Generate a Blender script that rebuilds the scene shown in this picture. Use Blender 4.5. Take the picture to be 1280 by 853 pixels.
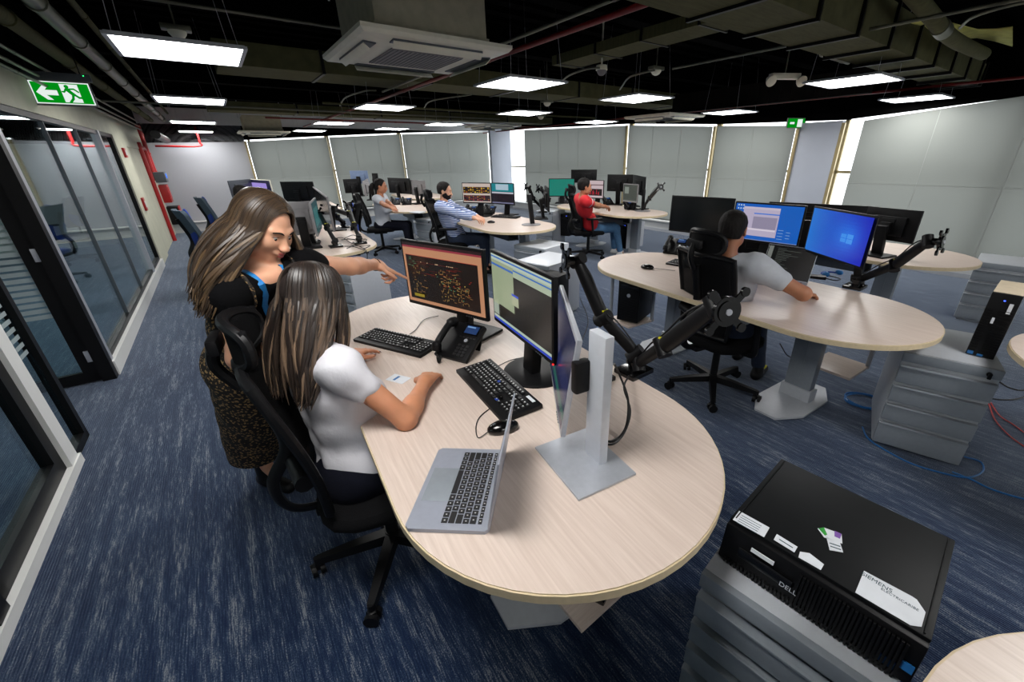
import bpy, bmesh, math, random
import numpy as np
from mathutils import Vector, Matrix, Euler
random.seed(7)
R = math.radians
SC = bpy.context.scene
COL = SC.collection
for o in list(bpy.data.objects): bpy.data.objects.remove(o)

# ---------------------------------------------------------------- camera
H0 = 1.58; TZ = 0.73; FPX = 509.0; PX, PY = 680.5, 420.0
PITCH, ROLL, YAW = R(23.76), R(-0.79), R(36.85)
cr = Vector((1, 0, 0)); cf = Vector((0, math.cos(PITCH), -math.sin(PITCH))); cu = cr.cross(cf)
CR = cr * math.cos(ROLL) + cu * math.sin(ROLL); CU = -cr * math.sin(ROLL) + cu * math.cos(ROLL)
cam = bpy.data.cameras.new('camera'); camo = bpy.data.objects.new('camera', cam); COL.objects.link(camo)
cam.sensor_fit = 'HORIZONTAL'; cam.sensor_width = 36.0; cam.lens = 36.0 * FPX / 1280
cam.shift_x = -(PX - 640) / 1280; cam.shift_y = -(426.5 - PY) / 1280
cam.clip_start = 0.05; cam.clip_end = 200
M = Matrix.Identity(4)
for i in range(3): M[i][0] = CR[i]; M[i][1] = CU[i]; M[i][2] = -cf[i]
M[2][3] = H0
camo.matrix_world = M
SC.camera = camo
SC.view_settings.view_transform = 'Standard'; SC.view_settings.look = 'None'
SC.view_settings.gamma = 1.0; SC.view_settings.use_curve_mapping = False
SC.view_settings.exposure = 0.92
PANEL_E = 14.0; SKY_E = 2.2
w = bpy.data.worlds.new('world'); SC.world = w; w.use_nodes = True
w.node_tree.nodes['Background'].inputs[0].default_value = (0.93, 0.97, 1.0, 1)
w.node_tree.nodes['Background'].inputs[1].default_value = SKY_E

def ray(x, y): return cf + CR * ((x - PX) / FPX) + CU * ((PY - y) / FPX)
def P(x, y, z):
    d = ray(x, y); t = (z - H0) / d.z
    return Vector((d.x * t, d.y * t, z))
def D(x, y, dist):
    d = ray(x, y); t = dist / math.hypot(d.x, d.y)
    return Vector((d.x * t, d.y * t, H0 + d.z * t))
E1 = Vector((math.cos(YAW), math.sin(YAW), 0)); E2 = Vector((-math.sin(YAW), math.cos(YAW), 0))
def G(u, v, z=0.0): return E1 * u + E2 * v + Vector((0, 0, z))     # room grid -> world
def uv(p): return p.dot(E1), p.dot(E2)

# ---------------------------------------------------------------- materials
def srgb(r, g, b):
    f = lambda c: (c / 255 / 12.92) if c / 255 <= 0.04045 else ((c / 255 + 0.055) / 1.055) ** 2.4
    return (f(r), f(g), f(b), 1)
MATS = {}
def mat(name, col, rough=0.5, metal=0.0, spec=0.5, var=0.0, scale=30.0, bump=0.0, stretch=(1, 1, 1), alpha=1.0, emit=None, es=0.0, trans=0.0, sheen=0.0, coat=0.0, sub=0.0):
    m = bpy.data.materials.new(name); m.use_nodes = True; nt = m.node_tree; b = nt.nodes['Principled BSDF']
    b.inputs['Base Color'].default_value = col; b.inputs['Roughness'].default_value = rough; b.inputs['Metallic'].default_value = metal
    b.inputs['Specular IOR Level'].default_value = spec; b.inputs['Alpha'].default_value = alpha
    b.inputs['Sheen Weight'].default_value = sheen; b.inputs['Coat Weight'].default_value = coat
    if sub: b.inputs['Subsurface Weight'].default_value = sub; b.inputs['Subsurface Radius'].default_value = (0.01, 0.004, 0.002); b.inputs['Subsurface Scale'].default_value = 0.5
    if emit: b.inputs['Emission Color'].default_value = emit; b.inputs['Emission Strength'].default_value = es
    if var or bump:
        tc = nt.nodes.new('ShaderNodeTexCoord'); mp = nt.nodes.new('ShaderNodeMapping'); nz = nt.nodes.new('ShaderNodeTexNoise')
        mp.inputs['Scale'].default_value = stretch; nz.inputs['Scale'].default_value = scale; nz.inputs['Detail'].default_value = 5
        nt.links.new(tc.outputs['Object'], mp.inputs[0]); nt.links.new(mp.outputs[0], nz.inputs['Vector'])
        if var:
            cr_ = nt.nodes.new('ShaderNodeValToRGB'); e = cr_.color_ramp.elements
            e[0].position = 0.3; e[1].position = 0.7
            e[0].color = tuple(max(0, c * (1 - var)) for c in col[:3]) + (1,); e[1].color = tuple(min(1, c * (1 + var)) for c in col[:3]) + (1,)
            nt.links.new(nz.outputs['Fac'], cr_.inputs[0]); nt.links.new(cr_.outputs[0], b.inputs['Base Color'])
        if bump:
            bp = nt.nodes.new('ShaderNodeBump'); bp.inputs['Strength'].default_value = bump; bp.inputs['Distance'].default_value = 0.01
            nt.links.new(nz.outputs['Fac'], bp.inputs['Height']); nt.links.new(bp.outputs[0], b.inputs['Normal'])
    MATS[name] = m
    return m
def emat(name, col, s):
    m = bpy.data.materials.new(name); m.use_nodes = True; nt = m.node_tree; nt.nodes.clear()
    o = nt.nodes.new('ShaderNodeOutputMaterial'); e = nt.nodes.new('ShaderNodeEmission'); e.inputs[0].default_value = col; e.inputs[1].default_value = s
    nt.links.new(e.outputs[0], o.inputs[0]); MATS[name] = m; return m
def attr_mat(name, emission=0.0, rough=0.5, spec=0.5, bumpscale=0, bump=0.0):       # colour from the mesh's own "Col"
    m = bpy.data.materials.new(name); m.use_nodes = True; nt = m.node_tree; b = nt.nodes['Principled BSDF']
    a = nt.nodes.new('ShaderNodeAttribute'); a.attribute_name = 'Col'
    b.inputs['Roughness'].default_value = rough; b.inputs['Specular IOR Level'].default_value = spec
    if emission:
        b.inputs['Base Color'].default_value = (0.01, 0.01, 0.01, 1)
        nt.links.new(a.outputs['Color'], b.inputs['Emission Color']); b.inputs['Emission Strength'].default_value = emission
    else: nt.links.new(a.outputs['Color'], b.inputs['Base Color'])
    MATS[name] = m; return m

def carpet_mat():
    m = bpy.data.materials.new('carpet'); m.use_nodes = True; nt = m.node_tree; L = nt.links; b = nt.nodes['Principled BSDF']
    tc = nt.nodes.new('ShaderNodeTexCoord')
    def nz(sx, sy, scale, det=3):
        mp = nt.nodes.new('ShaderNodeMapping'); mp.inputs['Scale'].default_value = (sx, sy, 1)
        n = nt.nodes.new('ShaderNodeTexNoise'); n.inputs['Scale'].default_value = scale; n.inputs['Detail'].default_value = det
        L.new(tc.outputs['Object'], mp.inputs[0]); L.new(mp.outputs[0], n.inputs['Vector']); return n.outputs['Fac']
    a = nz(210, 15, 1.0, 4); c = nz(30, 2.4, 1.0, 4); d = nz(260, 200, 1.0, 1)
    def mth(op, x, y):
        n = nt.nodes.new('ShaderNodeMath'); n.operation = op
        for i, q in enumerate((x, y)):
            if isinstance(q, (int, float)): n.inputs[i].default_value = q
            else: L.new(q, n.inputs[i])
        return n.outputs[0]
    s = mth('ADD', mth('ADD', mth('MULTIPLY', a, 0.42), mth('MULTIPLY', c, 0.40)), mth('MULTIPLY', d, 0.30))
    r = nt.nodes.new('ShaderNodeValToRGB'); L.new(s, r.inputs[0]); e = r.color_ramp.elements
    e[0].position = 0.46; e[0].color = srgb(9, 25, 55); e[1].position = 0.68; e[1].color = srgb(116, 120, 128)
    k = e.new(0.54); k.color = srgb(21, 38, 66); k = e.new(0.61); k.color = srgb(50, 64, 86)
    # tuft ribs running along the planks
    L.new(r.outputs[0], b.inputs['Base Color']); b.inputs['Roughness'].default_value = 0.92; b.inputs['Sheen Weight'].default_value = 0.65; b.inputs['Sheen Tint'].default_value = (.75, .85, 1, 1)
    b.inputs['Sheen Roughness'].default_value = 0.4; b.inputs['Specular IOR Level'].default_value = 0.15
    wv = nt.nodes.new('ShaderNodeTexWave'); wv.wave_type = 'BANDS'; wv.bands_direction = 'X'; wv.inputs['Scale'].default_value = 32; wv.inputs['Distortion'].default_value = 1.0
    L.new(tc.outputs['Object'], wv.inputs['Vector'])
    bp = nt.nodes.new('ShaderNodeBump'); bp.inputs['Strength'].default_value = 0.3; bp.inputs['Distance'].default_value = 0.004
    L.new(mth('ADD', wv.outputs['Fac'], d), bp.inputs['Height']); L.new(bp.outputs[0], b.inputs['Normal'])
    MATS['carpet'] = m; return m

def wood_mat():
    m = bpy.data.materials.new('birch'); m.use_nodes = True; nt = m.node_tree; L = nt.links; b = nt.nodes['Principled BSDF']
    tc = nt.nodes.new('ShaderNodeTexCoord'); mp = nt.nodes.new('ShaderNodeMapping'); mp.inputs['Scale'].default_value = (1.2, 26, 1)
    mp.inputs['Rotation'].default_value = (0, 0, R(18))
    n = nt.nodes.new('ShaderNodeTexNoise'); n.inputs['Scale'].default_value = 5; n.inputs['Detail'].default_value = 6; n.inputs['Distortion'].default_value = 0.4
    L.new(tc.outputs['Object'], mp.inputs[0]); L.new(mp.outputs[0], n.inputs['Vector'])
    r = nt.nodes.new('ShaderNodeValToRGB'); e = r.color_ramp.elements
    e[0].position = 0.3; e[0].color = srgb(199, 181, 169); e[1].position = 0.72; e[1].color = srgb(215, 199, 188)
    L.new(n.outputs['Fac'], r.inputs[0]); L.new(r.outputs[0], b.inputs['Base Color']); b.inputs['Roughness'].default_value = 0.34; b.inputs['Specular IOR Level'].default_value = 0.45
    MATS['birch'] = m; return m

def glass_mat(name, tint, refl=0.12):
    m = bpy.data.materials.new(name); m.use_nodes = True; nt = m.node_tree; nt.nodes.clear(); L = nt.links
    o = nt.nodes.new('ShaderNodeOutputMaterial'); t = nt.nodes.new('ShaderNodeBsdfTransparent'); t.inputs[0].default_value = tint
    g = nt.nodes.new('ShaderNodeBsdfGlossy'); g.inputs['Roughness'].default_value = 0.02; g.inputs[0].default_value = (0.9, 0.95, 0.95, 1)
    lw = nt.nodes.new('ShaderNodeLayerWeight'); lw.inputs['Blend'].default_value = 0.5; pw = nt.nodes.new('ShaderNodeMath'); pw.operation = 'POWER'; pw.inputs[1].default_value = 5; L.new(lw.outputs['Facing'], pw.inputs[0])
    mx = nt.nodes.new('ShaderNodeMixShader'); mt = nt.nodes.new('ShaderNodeMath'); mt.operation = 'ADD'; mt.inputs[1].default_value = refl * 0.6; mt.use_clamp = True
    L.new(pw.outputs[0], mt.inputs[0]); L.new(mt.outputs[0], mx.inputs[0]); L.new(t.outputs[0], mx.inputs[1]); L.new(g.outputs[0], mx.inputs[2]); L.new(mx.outputs[0], o.inputs[0])
    MATS[name] = m; return m

def blind_mat(name, col, tr):
    m = bpy.data.materials.new(name); m.use_nodes = True; nt = m.node_tree; nt.nodes.clear(); L = nt.links
    o = nt.nodes.new('ShaderNodeOutputMaterial'); d = nt.nodes.new('ShaderNodeBsdfDiffuse'); t = nt.nodes.new('ShaderNodeBsdfTranslucent')
    tc = nt.nodes.new('ShaderNodeTexCoord'); n = nt.nodes.new('ShaderNodeTexNoise'); n.inputs['Scale'].default_value = 400
    r = nt.nodes.new('ShaderNodeValToRGB'); e = r.color_ramp.elements
    e[0].color = tuple(c * 0.96 for c in col[:3]) + (1,); e[1].color = tuple(min(1, c * 1.04) for c in col[:3]) + (1,)
    L.new(tc.outputs['Object'], n.inputs['Vector']); L.new(n.outputs['Fac'], r.inputs[0]); L.new(r.outputs[0], d.inputs[0]); L.new(r.outputs[0], t.inputs[0])
    mx = nt.nodes.new('ShaderNodeMixShader'); mx.inputs[0].default_value = tr
    L.new(d.outputs[0], mx.inputs[1]); L.new(t.outputs[0], mx.inputs[2]); L.new(mx.outputs[0], o.inputs[0]); MATS[name] = m; return m

carpet = carpet_mat(); birch = wood_mat()
edge_m = mat('birch_edge', srgb(205, 188, 155), 0.45, var=0.06, scale=60)
white_w = mat('white_paint', srgb(214, 216, 216), 0.6, var=0.03, scale=4)
cream_w = mat('cream_soffit', srgb(196, 196, 176), 0.65, var=0.06, scale=5)
panel_gray = mat('column_gray', srgb(172, 178, 190), 0.5, var=0.03, scale=3)
sill_w = mat('sill_white', srgb(225, 226, 224), 0.45, var=0.02, scale=5)
black_m = mat('black_metal', srgb(11, 11, 12), 0.4, 0, .25, var=0.15, scale=20)
blackp = mat('black_plastic', srgb(12, 12, 14), 0.45, 0, .22, var=0.2, scale=80)
blackg = mat('black_gloss', srgb(8, 8, 9), 0.15, var=0.2, scale=20)
darkf = mat('dark_fabric', srgb(11, 11, 13), 0.95, 0, .15, var=0.35, scale=300, bump=0.3)
key_m = mat('key_black', srgb(24, 24, 26), 0.45, var=0.15, scale=50)
legend = mat('key_legend', srgb(190, 190, 190), 0.5, var=0.02, scale=50)
silver = mat('aluminium', srgb(178, 182, 190), 0.36, 0.45, var=0.04, scale=60)
spacegray = mat('laptop_grey', srgb(160, 165, 178), 0.38, 0.35, var=0.03, scale=60)
chrome = mat('chrome', srgb(205, 205, 208), 0.15, 1.0, var=0.03, scale=20)
graym = mat('grey_steel', srgb(140, 147, 154), 0.42, 0.25, var=0.04, scale=50)
graylt = mat('pale_grey_steel', srgb(190, 194, 201), 0.4, 0.2, var=0.03, scale=40)
graydk = mat('dark_grey_steel', srgb(84, 90, 97), 0.45, 0.25, var=0.05, scale=50)
redm = mat('red_paint', srgb(170, 22, 24), 0.4, var=0.08, scale=15)
redpipe = mat('red_pipe_paint', srgb(118, 20, 20), 0.4, var=0.1, scale=15)
deck = mat('ceiling_black', srgb(7, 7, 7), 0.95, 0, 0.02, var=0.3, scale=6)
olive = mat('duct_board', srgb(84, 84, 58), 0.8, 0, 0.15, var=0.16, scale=9, stretch=(1, 6, 1))
pipe_m = mat('galvanised', srgb(112, 114, 100), 0.4, 0.5, var=0.12, scale=12)
pale_pl = mat('pale_plastic', srgb(232, 230, 212), 0.45, var=0.04, scale=15)
gray_pl = mat('grey_plastic', srgb(120, 118, 120), 0.5, var=0.06, scale=15)
skin_t = mat('skin_tan', srgb(196, 134, 100), 0.5, var=0.06, scale=25, bump=0.05, sub=0.08)
skin_l = mat('skin_light', srgb(214, 160, 130), 0.5, var=0.05, scale=25, sub=0.08)
skin_b = mat('skin_brown', srgb(168, 112, 82), 0.5, var=0.06, scale=25, sub=0.08)
lip_m = mat('lips', srgb(150, 62, 60), 0.4, var=0.05, scale=60)
eye_w = mat('eye_white', srgb(225, 220, 215), 0.25, var=0.02, scale=60)
eye_d = mat('iris', srgb(35, 22, 16), 0.15, var=0.1, scale=60)
hair_b = mat('hair_black', srgb(17, 13, 12), 0.75, 0, .25, var=0.5, scale=90, bump=0.6, stretch=(1, 1, 0.25))
nail_m = mat('nail_polish', srgb(70, 12, 22), 0.2, var=0.05, scale=60)
tee_w = mat('white_cotton', srgb(206, 205, 211), 0.9, 0, .2, var=0.03, scale=14, bump=0.5)
tee_k = mat('black_cotton', srgb(9, 9, 11), 0.95, 0, .12, var=0.15, scale=80, bump=0.2)
tee_g = mat('pale_grey_jersey', srgb(178, 182, 190), 0.85, var=0.03, scale=40, bump=0.15)
tee_r = mat('red_jersey', srgb(196, 26, 36), 0.8, var=0.06, scale=40)
navy = mat('navy_cloth', srgb(13, 15, 26), 0.95, 0, .15, var=0.15, scale=60, bump=0.15)
jeans = mat('blue_denim', srgb(66, 104, 140), 0.85, var=0.14, scale=40, bump=0.15)
jeans_d = mat('dark_denim', srgb(26, 38, 60), 0.85, var=0.15, scale=40, bump=0.15)
blue_c = mat('blue_fabric', srgb(22, 56, 140), 0.85, var=0.1, scale=90)
gray_c = mat('grey_chair_fabric', srgb(70, 84, 96), 0.9, var=0.1, scale=90)
lany = mat('lanyard_blue', srgb(20, 120, 190), 0.6, var=0.05, scale=60)
yellow = mat('yellow_sticker', srgb(214, 210, 30), 0.5, var=0.05, scale=60)
paper = mat('paper_white', srgb(214, 218, 224), 0.7, var=0.04, scale=30)
gold = mat('gold', srgb(220, 170, 60), 0.25, 1.0, var=0.04, scale=30)
cable_b = mat('cable_blue', srgb(28, 104, 170), 0.4, var=0.05, scale=30)
cable_k = mat('cable_black', srgb(14, 14, 15), 0.5, var=0.1, scale=30)
cable_r = mat('cable_red', srgb(170, 40, 40), 0.5, var=0.05, scale=30)
cable_w = mat('cable_white', srgb(200, 200, 200), 0.5, var=0.05, scale=30)
mullion = mat('mullion_tan', srgb(160, 145, 105), 0.4, 0.3, var=0.08, scale=15)
glass_d = glass_mat('glass_door', (0.72, 0.84, 0.85, 1), 0.10)
glass_w = glass_mat('window_glass', (0.93, 0.93, 0.93, 1), 0.06)
glass_p = glass_mat('glass_partition', (0.74, 0.85, 0.87, 1), 0.12)
frost = mat('frosted_band', srgb(178, 192, 194), 0.6, alpha=0.45, var=0.02, scale=20)
blind_g = blind_mat('blind_grey', srgb(120, 123, 119), 0.34)
blind_s = blind_mat('blind_seam', srgb(140, 144, 140), 0.1)
blind_w = blind_mat('blind_white', srgb(172, 174, 180), 0.12)
panel_e = emat('light_panel', (1.0, 0.985, 0.96, 1), PANEL_E)
green_e = emat('sign_green', srgb(0, 130, 20), 0.6)
white_e = emat('sign_white', (0.9, 1, 0.95, 1), 0.45)
led_r = emat('led_red', srgb(255, 30, 30), 2.0); led_b = emat('led_blue', srgb(60, 90, 255), 2.5); led_g = emat('led_green', srgb(40, 255, 120), 2.0)
screen_m = attr_mat('screen_glow', 0.42, 0.25, 0.5)
col_m = attr_mat('coloured', 0.0, 0.6, 0.3)
hair_s = attr_mat('hair_strands', 0.0, 0.38, 0.45)
mesh_f = mat('chair_netting', srgb(9, 9, 11), 0.9, 0, .12, var=0.2, scale=200, alpha=0.86)
leopard = None
def leopard_mat():
    m = bpy.data.materials.new('leopard_print'); m.use_nodes = True; nt = m.node_tree; L = nt.links; b = nt.nodes['Principled BSDF']
    tc = nt.nodes.new('ShaderNodeTexCoord'); v = nt.nodes.new('ShaderNodeTexVoronoi'); v.inputs['Scale'].default_value = 75
    L.new(tc.outputs['Object'], v.inputs['Vector']); n = nt.nodes.new('ShaderNodeTexNoise'); n.inputs['Scale'].default_value = 160; L.new(tc.outputs['Object'], n.inputs['Vector'])
    a = nt.nodes.new('ShaderNodeMath'); a.operation = 'ADD'; L.new(v.outputs['Distance'], a.inputs[0]); L.new(n.outputs['Fac'], a.inputs[1])
    r = nt.nodes.new('ShaderNodeValToRGB'); e = r.color_ramp.elements; L.new(a.outputs[0], r.inputs[0])
    e[0].position = 0.80; e[0].color = srgb(158, 126, 82); e[1].position = 0.90; e[1].color = srgb(24, 19, 15)
    L.new(r.outputs[0], b.inputs['Base Color']); b.inputs['Roughness'].default_value = 0.8; MATS['leopard'] = m; return m
leopard = leopard_mat()
def stripe_mat():
    m = bpy.data.materials.new('blue_white_stripes'); m.use_nodes = True; nt = m.node_tree; L = nt.links; b = nt.nodes['Principled BSDF']
    tc = nt.nodes.new('ShaderNodeTexCoord'); v = nt.nodes.new('ShaderNodeTexWave'); v.bands_direction = 'Z'; v.inputs['Scale'].default_value = 14; v.inputs['Distortion'].default_value = 1.2
    L.new(tc.outputs['Object'], v.inputs['Vector']); r = nt.nodes.new('ShaderNodeValToRGB'); e = r.color_ramp.elements; L.new(v.outputs['Fac'], r.inputs[0])
    e[0].position = 0.42; e[0].color = srgb(44, 82, 150); e[1].position = 0.55; e[1].color = srgb(206, 214, 232)
    L.new(r.outputs[0], b.inputs['Base Color']); b.inputs['Roughness'].default_value = 0.85; MATS['stripes'] = m; return m
stripes = stripe_mat()

# ---------------------------------------------------------------- mesh builder
class MB:
    def __init__(s): s.bm = bmesh.new(); s.col = s.bm.loops.layers.float_color.new('Col'); s.c = (0.5, 0.5, 0.5, 1); s.mi = 0
    def _fin(s, faces, smooth=False):
        for f in faces:
            f.smooth = smooth; f.material_index = s.mi
            for l in f.loops: l[s.col] = s.c
    def box(s, c, size, rot=None, bevel=0.0, seg=2, taper=None):
        t = bmesh.new(); bmesh.ops.create_cube(t, size=1)
        for v in t.verts:
            top = v.co.z > 0
            v.co = Vector((v.co.x * size[0], v.co.y * size[1], v.co.z * size[2]))
            if taper and top: v.co.x *= taper[0]; v.co.y *= taper[1]
        if bevel: bmesh.ops.bevel(t, geom=t.edges[:], offset=bevel, segments=seg, affect='EDGES', profile=0.6)
        m = Matrix.Translation(Vector(c)) @ (rot.to_4x4() if rot is not None else Matrix.Identity(4))
        s._merge(t, m, bevel > 0); return s
    def _merge(s, t, m, smooth):
        vm = [s.bm.verts.new(m @ v.co) for v in t.verts]; t.verts.index_update()
        fs = []
        for f in t.faces:
            try: fs.append(s.bm.faces.new([vm[v.index] for v in f.verts]))
            except ValueError: pass
        t.free(); s._fin(fs, smooth)
    def cyl(s, p, q, r, r2=None, n=16, caps=True):
        p, q = Vector(p), Vector(q); r2 = r if r2 is None else r2; d = (q - p).normalized()
        a = d.orthogonal().normalized(); b = d.cross(a); A, B = [], []
        for i in range(n):
            t = 2 * math.pi * i / n; o = a * math.cos(t) + b * math.sin(t)
            A.append(s.bm.verts.new(p + o * r)); B.append(s.bm.verts.new(q + o * r2))
        fs = [s.bm.faces.new((A[i], A[(i + 1) % n], B[(i + 1) % n], B[i])) for i in range(n)]
        s._fin(fs, True)
        if caps: s._fin([s.bm.faces.new(A[::-1]), s.bm.faces.new(B)], False)
        return s
    def tube(s, pts, r, n=8, radii=None, flat=1.0, up=None, cols=None):
        pts = [Vector(p) for p in pts]; rings = []; prev = None
        for i, p in enumerate(pts):
            d = (pts[min(i + 1, len(pts) - 1)] - pts[max(i - 1, 0)])
            d = d.normalized() if d.length > 1e-9 else Vector((0, 0, 1))
            if prev is None: a = (Vector(up) if up else d.orthogonal()); a = (a - d * a.dot(d)).normalized()
            else: a = (prev - d * prev.dot(d)); a = a.normalized() if a.length > 1e-6 else d.orthogonal().normalized()
            prev = a; b = d.cross(a); rr = radii[i] if radii else r
            rings.append([s.bm.verts.new(p + (a * math.cos(2 * math.pi * k / n) * flat + b * math.sin(2 * math.pi * k / n)) * rr) for k in range(n)])
        fs = []
        for A, B in zip(rings, rings[1:]):
            fs += [s.bm.faces.new((A[k], A[(k + 1) % n], B[(k + 1) % n], B[k])) for k in range(n)]
        fs += [s.bm.faces.new(rings[0][::-1]), s.bm.faces.new(rings[-1])]
        s._fin(fs, True)
        if cols:
            for i, f_ in enumerate(fs):
                for l in f_.loops: l[s.col] = cols[min(i // n, len(cols) - 1)]
        return s
    def lathe(s, c, prof, n=24, axis=None, caps=True):
        c = Vector(c); q = (Vector(axis).to_track_quat('Z', 'Y').to_matrix() if axis is not None else Matrix.Identity(3)); rings = []
        for r, z in prof: rings.append([s.bm.verts.new(c + q @ Vector((r * math.cos(2 * math.pi * k / n), r * math.sin(2 * math.pi * k / n), z))) for k in range(n)])
        fs = []
        for A, B in zip(rings, rings[1:]): fs += [s.bm.faces.new((A[k], A[(k + 1) % n], B[(k + 1) % n], B[k])) for k in range(n)]
        if caps: fs += [s.bm.faces.new(rings[0][::-1]), s.bm.faces.new(rings[-1])]
        s._fin(fs, True); return s
    def prism(s, poly, z0, z1, m=None, smooth=False, topmi=None):
        m = m or Matrix.Identity(4)
        A = [s.bm.verts.new(m @ Vector((x, y, z0))) for x, y in poly]; B = [s.bm.verts.new(m @ Vector((x, y, z1))) for x, y in poly]; n = len(poly)
        s._fin([s.bm.faces.new((A[i], A[(i + 1) % n], B[(i + 1) % n], B[i])) for i in range(n)], smooth)
        s._fin([s.bm.faces.new(A[::-1])]); t = s.bm.faces.new(B); s._fin([t])
        if topmi is not None: t.material_index = topmi
        return s
    def quad(s, a, b, c, d):
        s._fin([s.bm.faces.new([s.bm.verts.new(Vector(p)) for p in (a, b, c, d)])]); return s
    def ell(s, c, r, rot=None, n=16):
        t = bmesh.new(); bmesh.ops.create_uvsphere(t, u_segments=n, v_segments=max(6, n // 2), radius=1)
        m = Matrix.Translation(Vector(c)) @ (rot.to_4x4() if rot is not None else Matrix.Identity(4)) @ Matrix.Diagonal((r[0], r[1], r[2], 1))
        s._merge(t, m, True); return s
    def build(s, name, mats, parent=None, label=None):
        bmesh.ops.recalc_face_normals(s.bm, faces=s.bm.faces[:])
        for e in s.bm.edges:
            if len(e.link_faces) == 2 and e.link_faces[0].normal.length > 0 and e.link_faces[1].normal.length > 0 and e.link_faces[0].normal.angle(e.link_faces[1].normal, 0) > 0.75: e.smooth = False
        me = bpy.data.meshes.new(name); s.bm.to_mesh(me); s.bm.free()
        for m in (mats if isinstance(mats, (list, tuple)) else [mats]): me.materials.append(m)
        o = bpy.data.objects.new(name, me); COL.objects.link(o)
        if parent: o.parent = parent
        if label: o['label'] = label
        return o
def Rz(a): return Matrix.Rotation(a, 3, 'Z')
def Rx(a): return Matrix.Rotation(a, 3, 'X')
def Ry(a): return Matrix.Rotation(a, 3, 'Y')
def frame(x, y, z):            # rotation matrix from axes
    m = Matrix.Identity(3)
    for i in range(3): m[i][0] = x[i]; m[i][1] = y[i]; m[i][2] = z[i]
    return m
def tag(o, label, cat, group=None):
    o['label'] = label; o['category'] = cat
    if group: o['group'] = group
    return o
def thing(name, label, cat, loc=(0, 0, 0), rz=0.0, group=None):
    o = bpy.data.objects.new(name, None); o.empty_display_size = 0.1; COL.objects.link(o); o.location = loc; o.rotation_euler = (0, 0, rz)
    return tag(o, label, cat, group)
def struct(o):
    o['kind'] = 'structure'; return o
def dup(root, loc=None, rz=None, label=None, group=None, rot=None):
    def rec(o, par):
        c = o.copy(); COL.objects.link(c)
        if par: c.parent = par
        for ch in list(o.children): rec(ch, c)
        return c
    r_ = rec(root, None)
    if loc is not None: r_.location = loc
    if rz is not None: r_.rotation_euler = (0, 0, rz)
    if label: r_['label'] = label
    if group: r_['group'] = group
    return r_
def text(s, size, m4, material, name, parent, extrude=0.0002, align='CENTER'):
    cu_ = bpy.data.curves.new(name, 'FONT'); cu_.body = s; cu_.size = size; cu_.extrude = extrude; cu_.align_x = align; cu_.align_y = 'CENTER'
    o = bpy.data.objects.new(name + '_c', cu_); COL.objects.link(o); dg = bpy.context.evaluated_depsgraph_get()
    me = bpy.data.meshes.new_from_object(o.evaluated_get(dg)); bpy.data.objects.remove(o)
    me.transform(m4); me.name = name
    me.materials.clear(); me.materials.append(material); ob = bpy.data.objects.new(name, me); COL.objects.link(ob)
    if parent: ob.parent = parent
    return ob
def sm(pts, k=8):              # Catmull-Rom smoothing of a polyline
    pts = [Vector(p) for p in pts]; out = []
    q = [pts[0] * 2 - pts[1]] + pts + [pts[-1] * 2 - pts[-2]]
    for i in range(1, len(q) - 2):
        for j in range(k):
            t = j / k; a, b, c, d = q[i - 1], q[i], q[i + 1], q[i + 2]
            out.append(0.5 * ((2 * b) + (c - a) * t + (2 * a - 5 * b + 4 * c - d) * t * t + (-a + 3 * b - 3 * c + d) * t ** 3))
    out.append(pts[-1]); return out
# ================================================================ the setting
UL, UR, VB, VF = -1.03, 7.75, -3.6, 13.3      # left glass wall, right window wall, wall behind camera, far wall
RU = -5.2                                      # far side of the glazed meeting room
ZC = 2.95
def gobj(mb, name, mats, kind=True, parent=None):
    o = mb.build(name, mats, parent)
    if parent is None: o.rotation_euler = (0, 0, YAW)
    if kind: o['kind'] = 'structure'
    return o
def gbox(mb, u0, u1, v0, v1, z0, z1, bevel=0): mb.box(((u0 + u1) / 2, (v0 + v1) / 2, (z0 + z1) / 2), (abs(u1 - u0), abs(v1 - v0), abs(z1 - z0)), bevel=bevel); return mb
gobj(gbox(MB(), RU, UR + 0.3, VB, VF + 0.3, -0.1, 0.0), 'floor', carpet)
c = MB(); gbox(c, RU, UR + 0.3, VB, VF + 0.3, ZC, ZC + 0.1)
for i in range(60): gbox(c, RU, UR, VB + i * 0.28, VB + i * 0.28 + 0.10, ZC - 0.05, ZC)
gobj(c, 'ceiling', deck)
# far wall: white left end, then windows under blinds ; right wall : windows under blinds ; low wall under all of them
LW = 0.25
m = MB(); gbox(m, RU, UR + 0.2, VF, VF + 0.2, 0, LW); gbox(m, RU, UR + 0.2, VF, VF + 0.2, 2.36, ZC)
gobj(m, 'wall_far', [white_w])
m = MB(); gbox(m, RU, 0.83, VF + 0.02, VF + 0.2, LW, 2.36); gobj(m, 'wall_far_left', [blind_w])
m = MB(); gbox(m, UR, UR + 0.2, VB, VF + 0.2, 0, LW); gobj(m, 'wall_right', white_w)
m = MB(); gbox(m, UR, UR + 0.2, VB, VF + 0.2, 2.36, ZC); gobj(m, 'wall_right_upper', deck)
m = MB(); gbox(m, RU - 0.1, UR + 0.3, VB - 0.15, VB, 0, ZC); gobj(m, 'wall_rear', white_w)
m = MB(); gbox(m, RU - 0.15, RU, VB, VF + 0.2, 0, ZC); gobj(m, 'wall_left_outer', white_w)
m = MB(); gbox(m, RU, UR, VF - 0.10, VF + 0.05, LW - 0.03, LW, bevel=0.006); gobj(m, 'trim_1', sill_w)
m = MB(); gbox(m, UR - 0.10, UR + 0.05, VB, VF - 0.12, LW - 0.03, LW, bevel=0.006); gobj(m, 'trim_2', sill_w)
m = MB(); gbox(m, RU, UR, VF - 0.012, VF, 0, 0.06); gobj(m, 'baseboard_far', sill_w)
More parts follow.
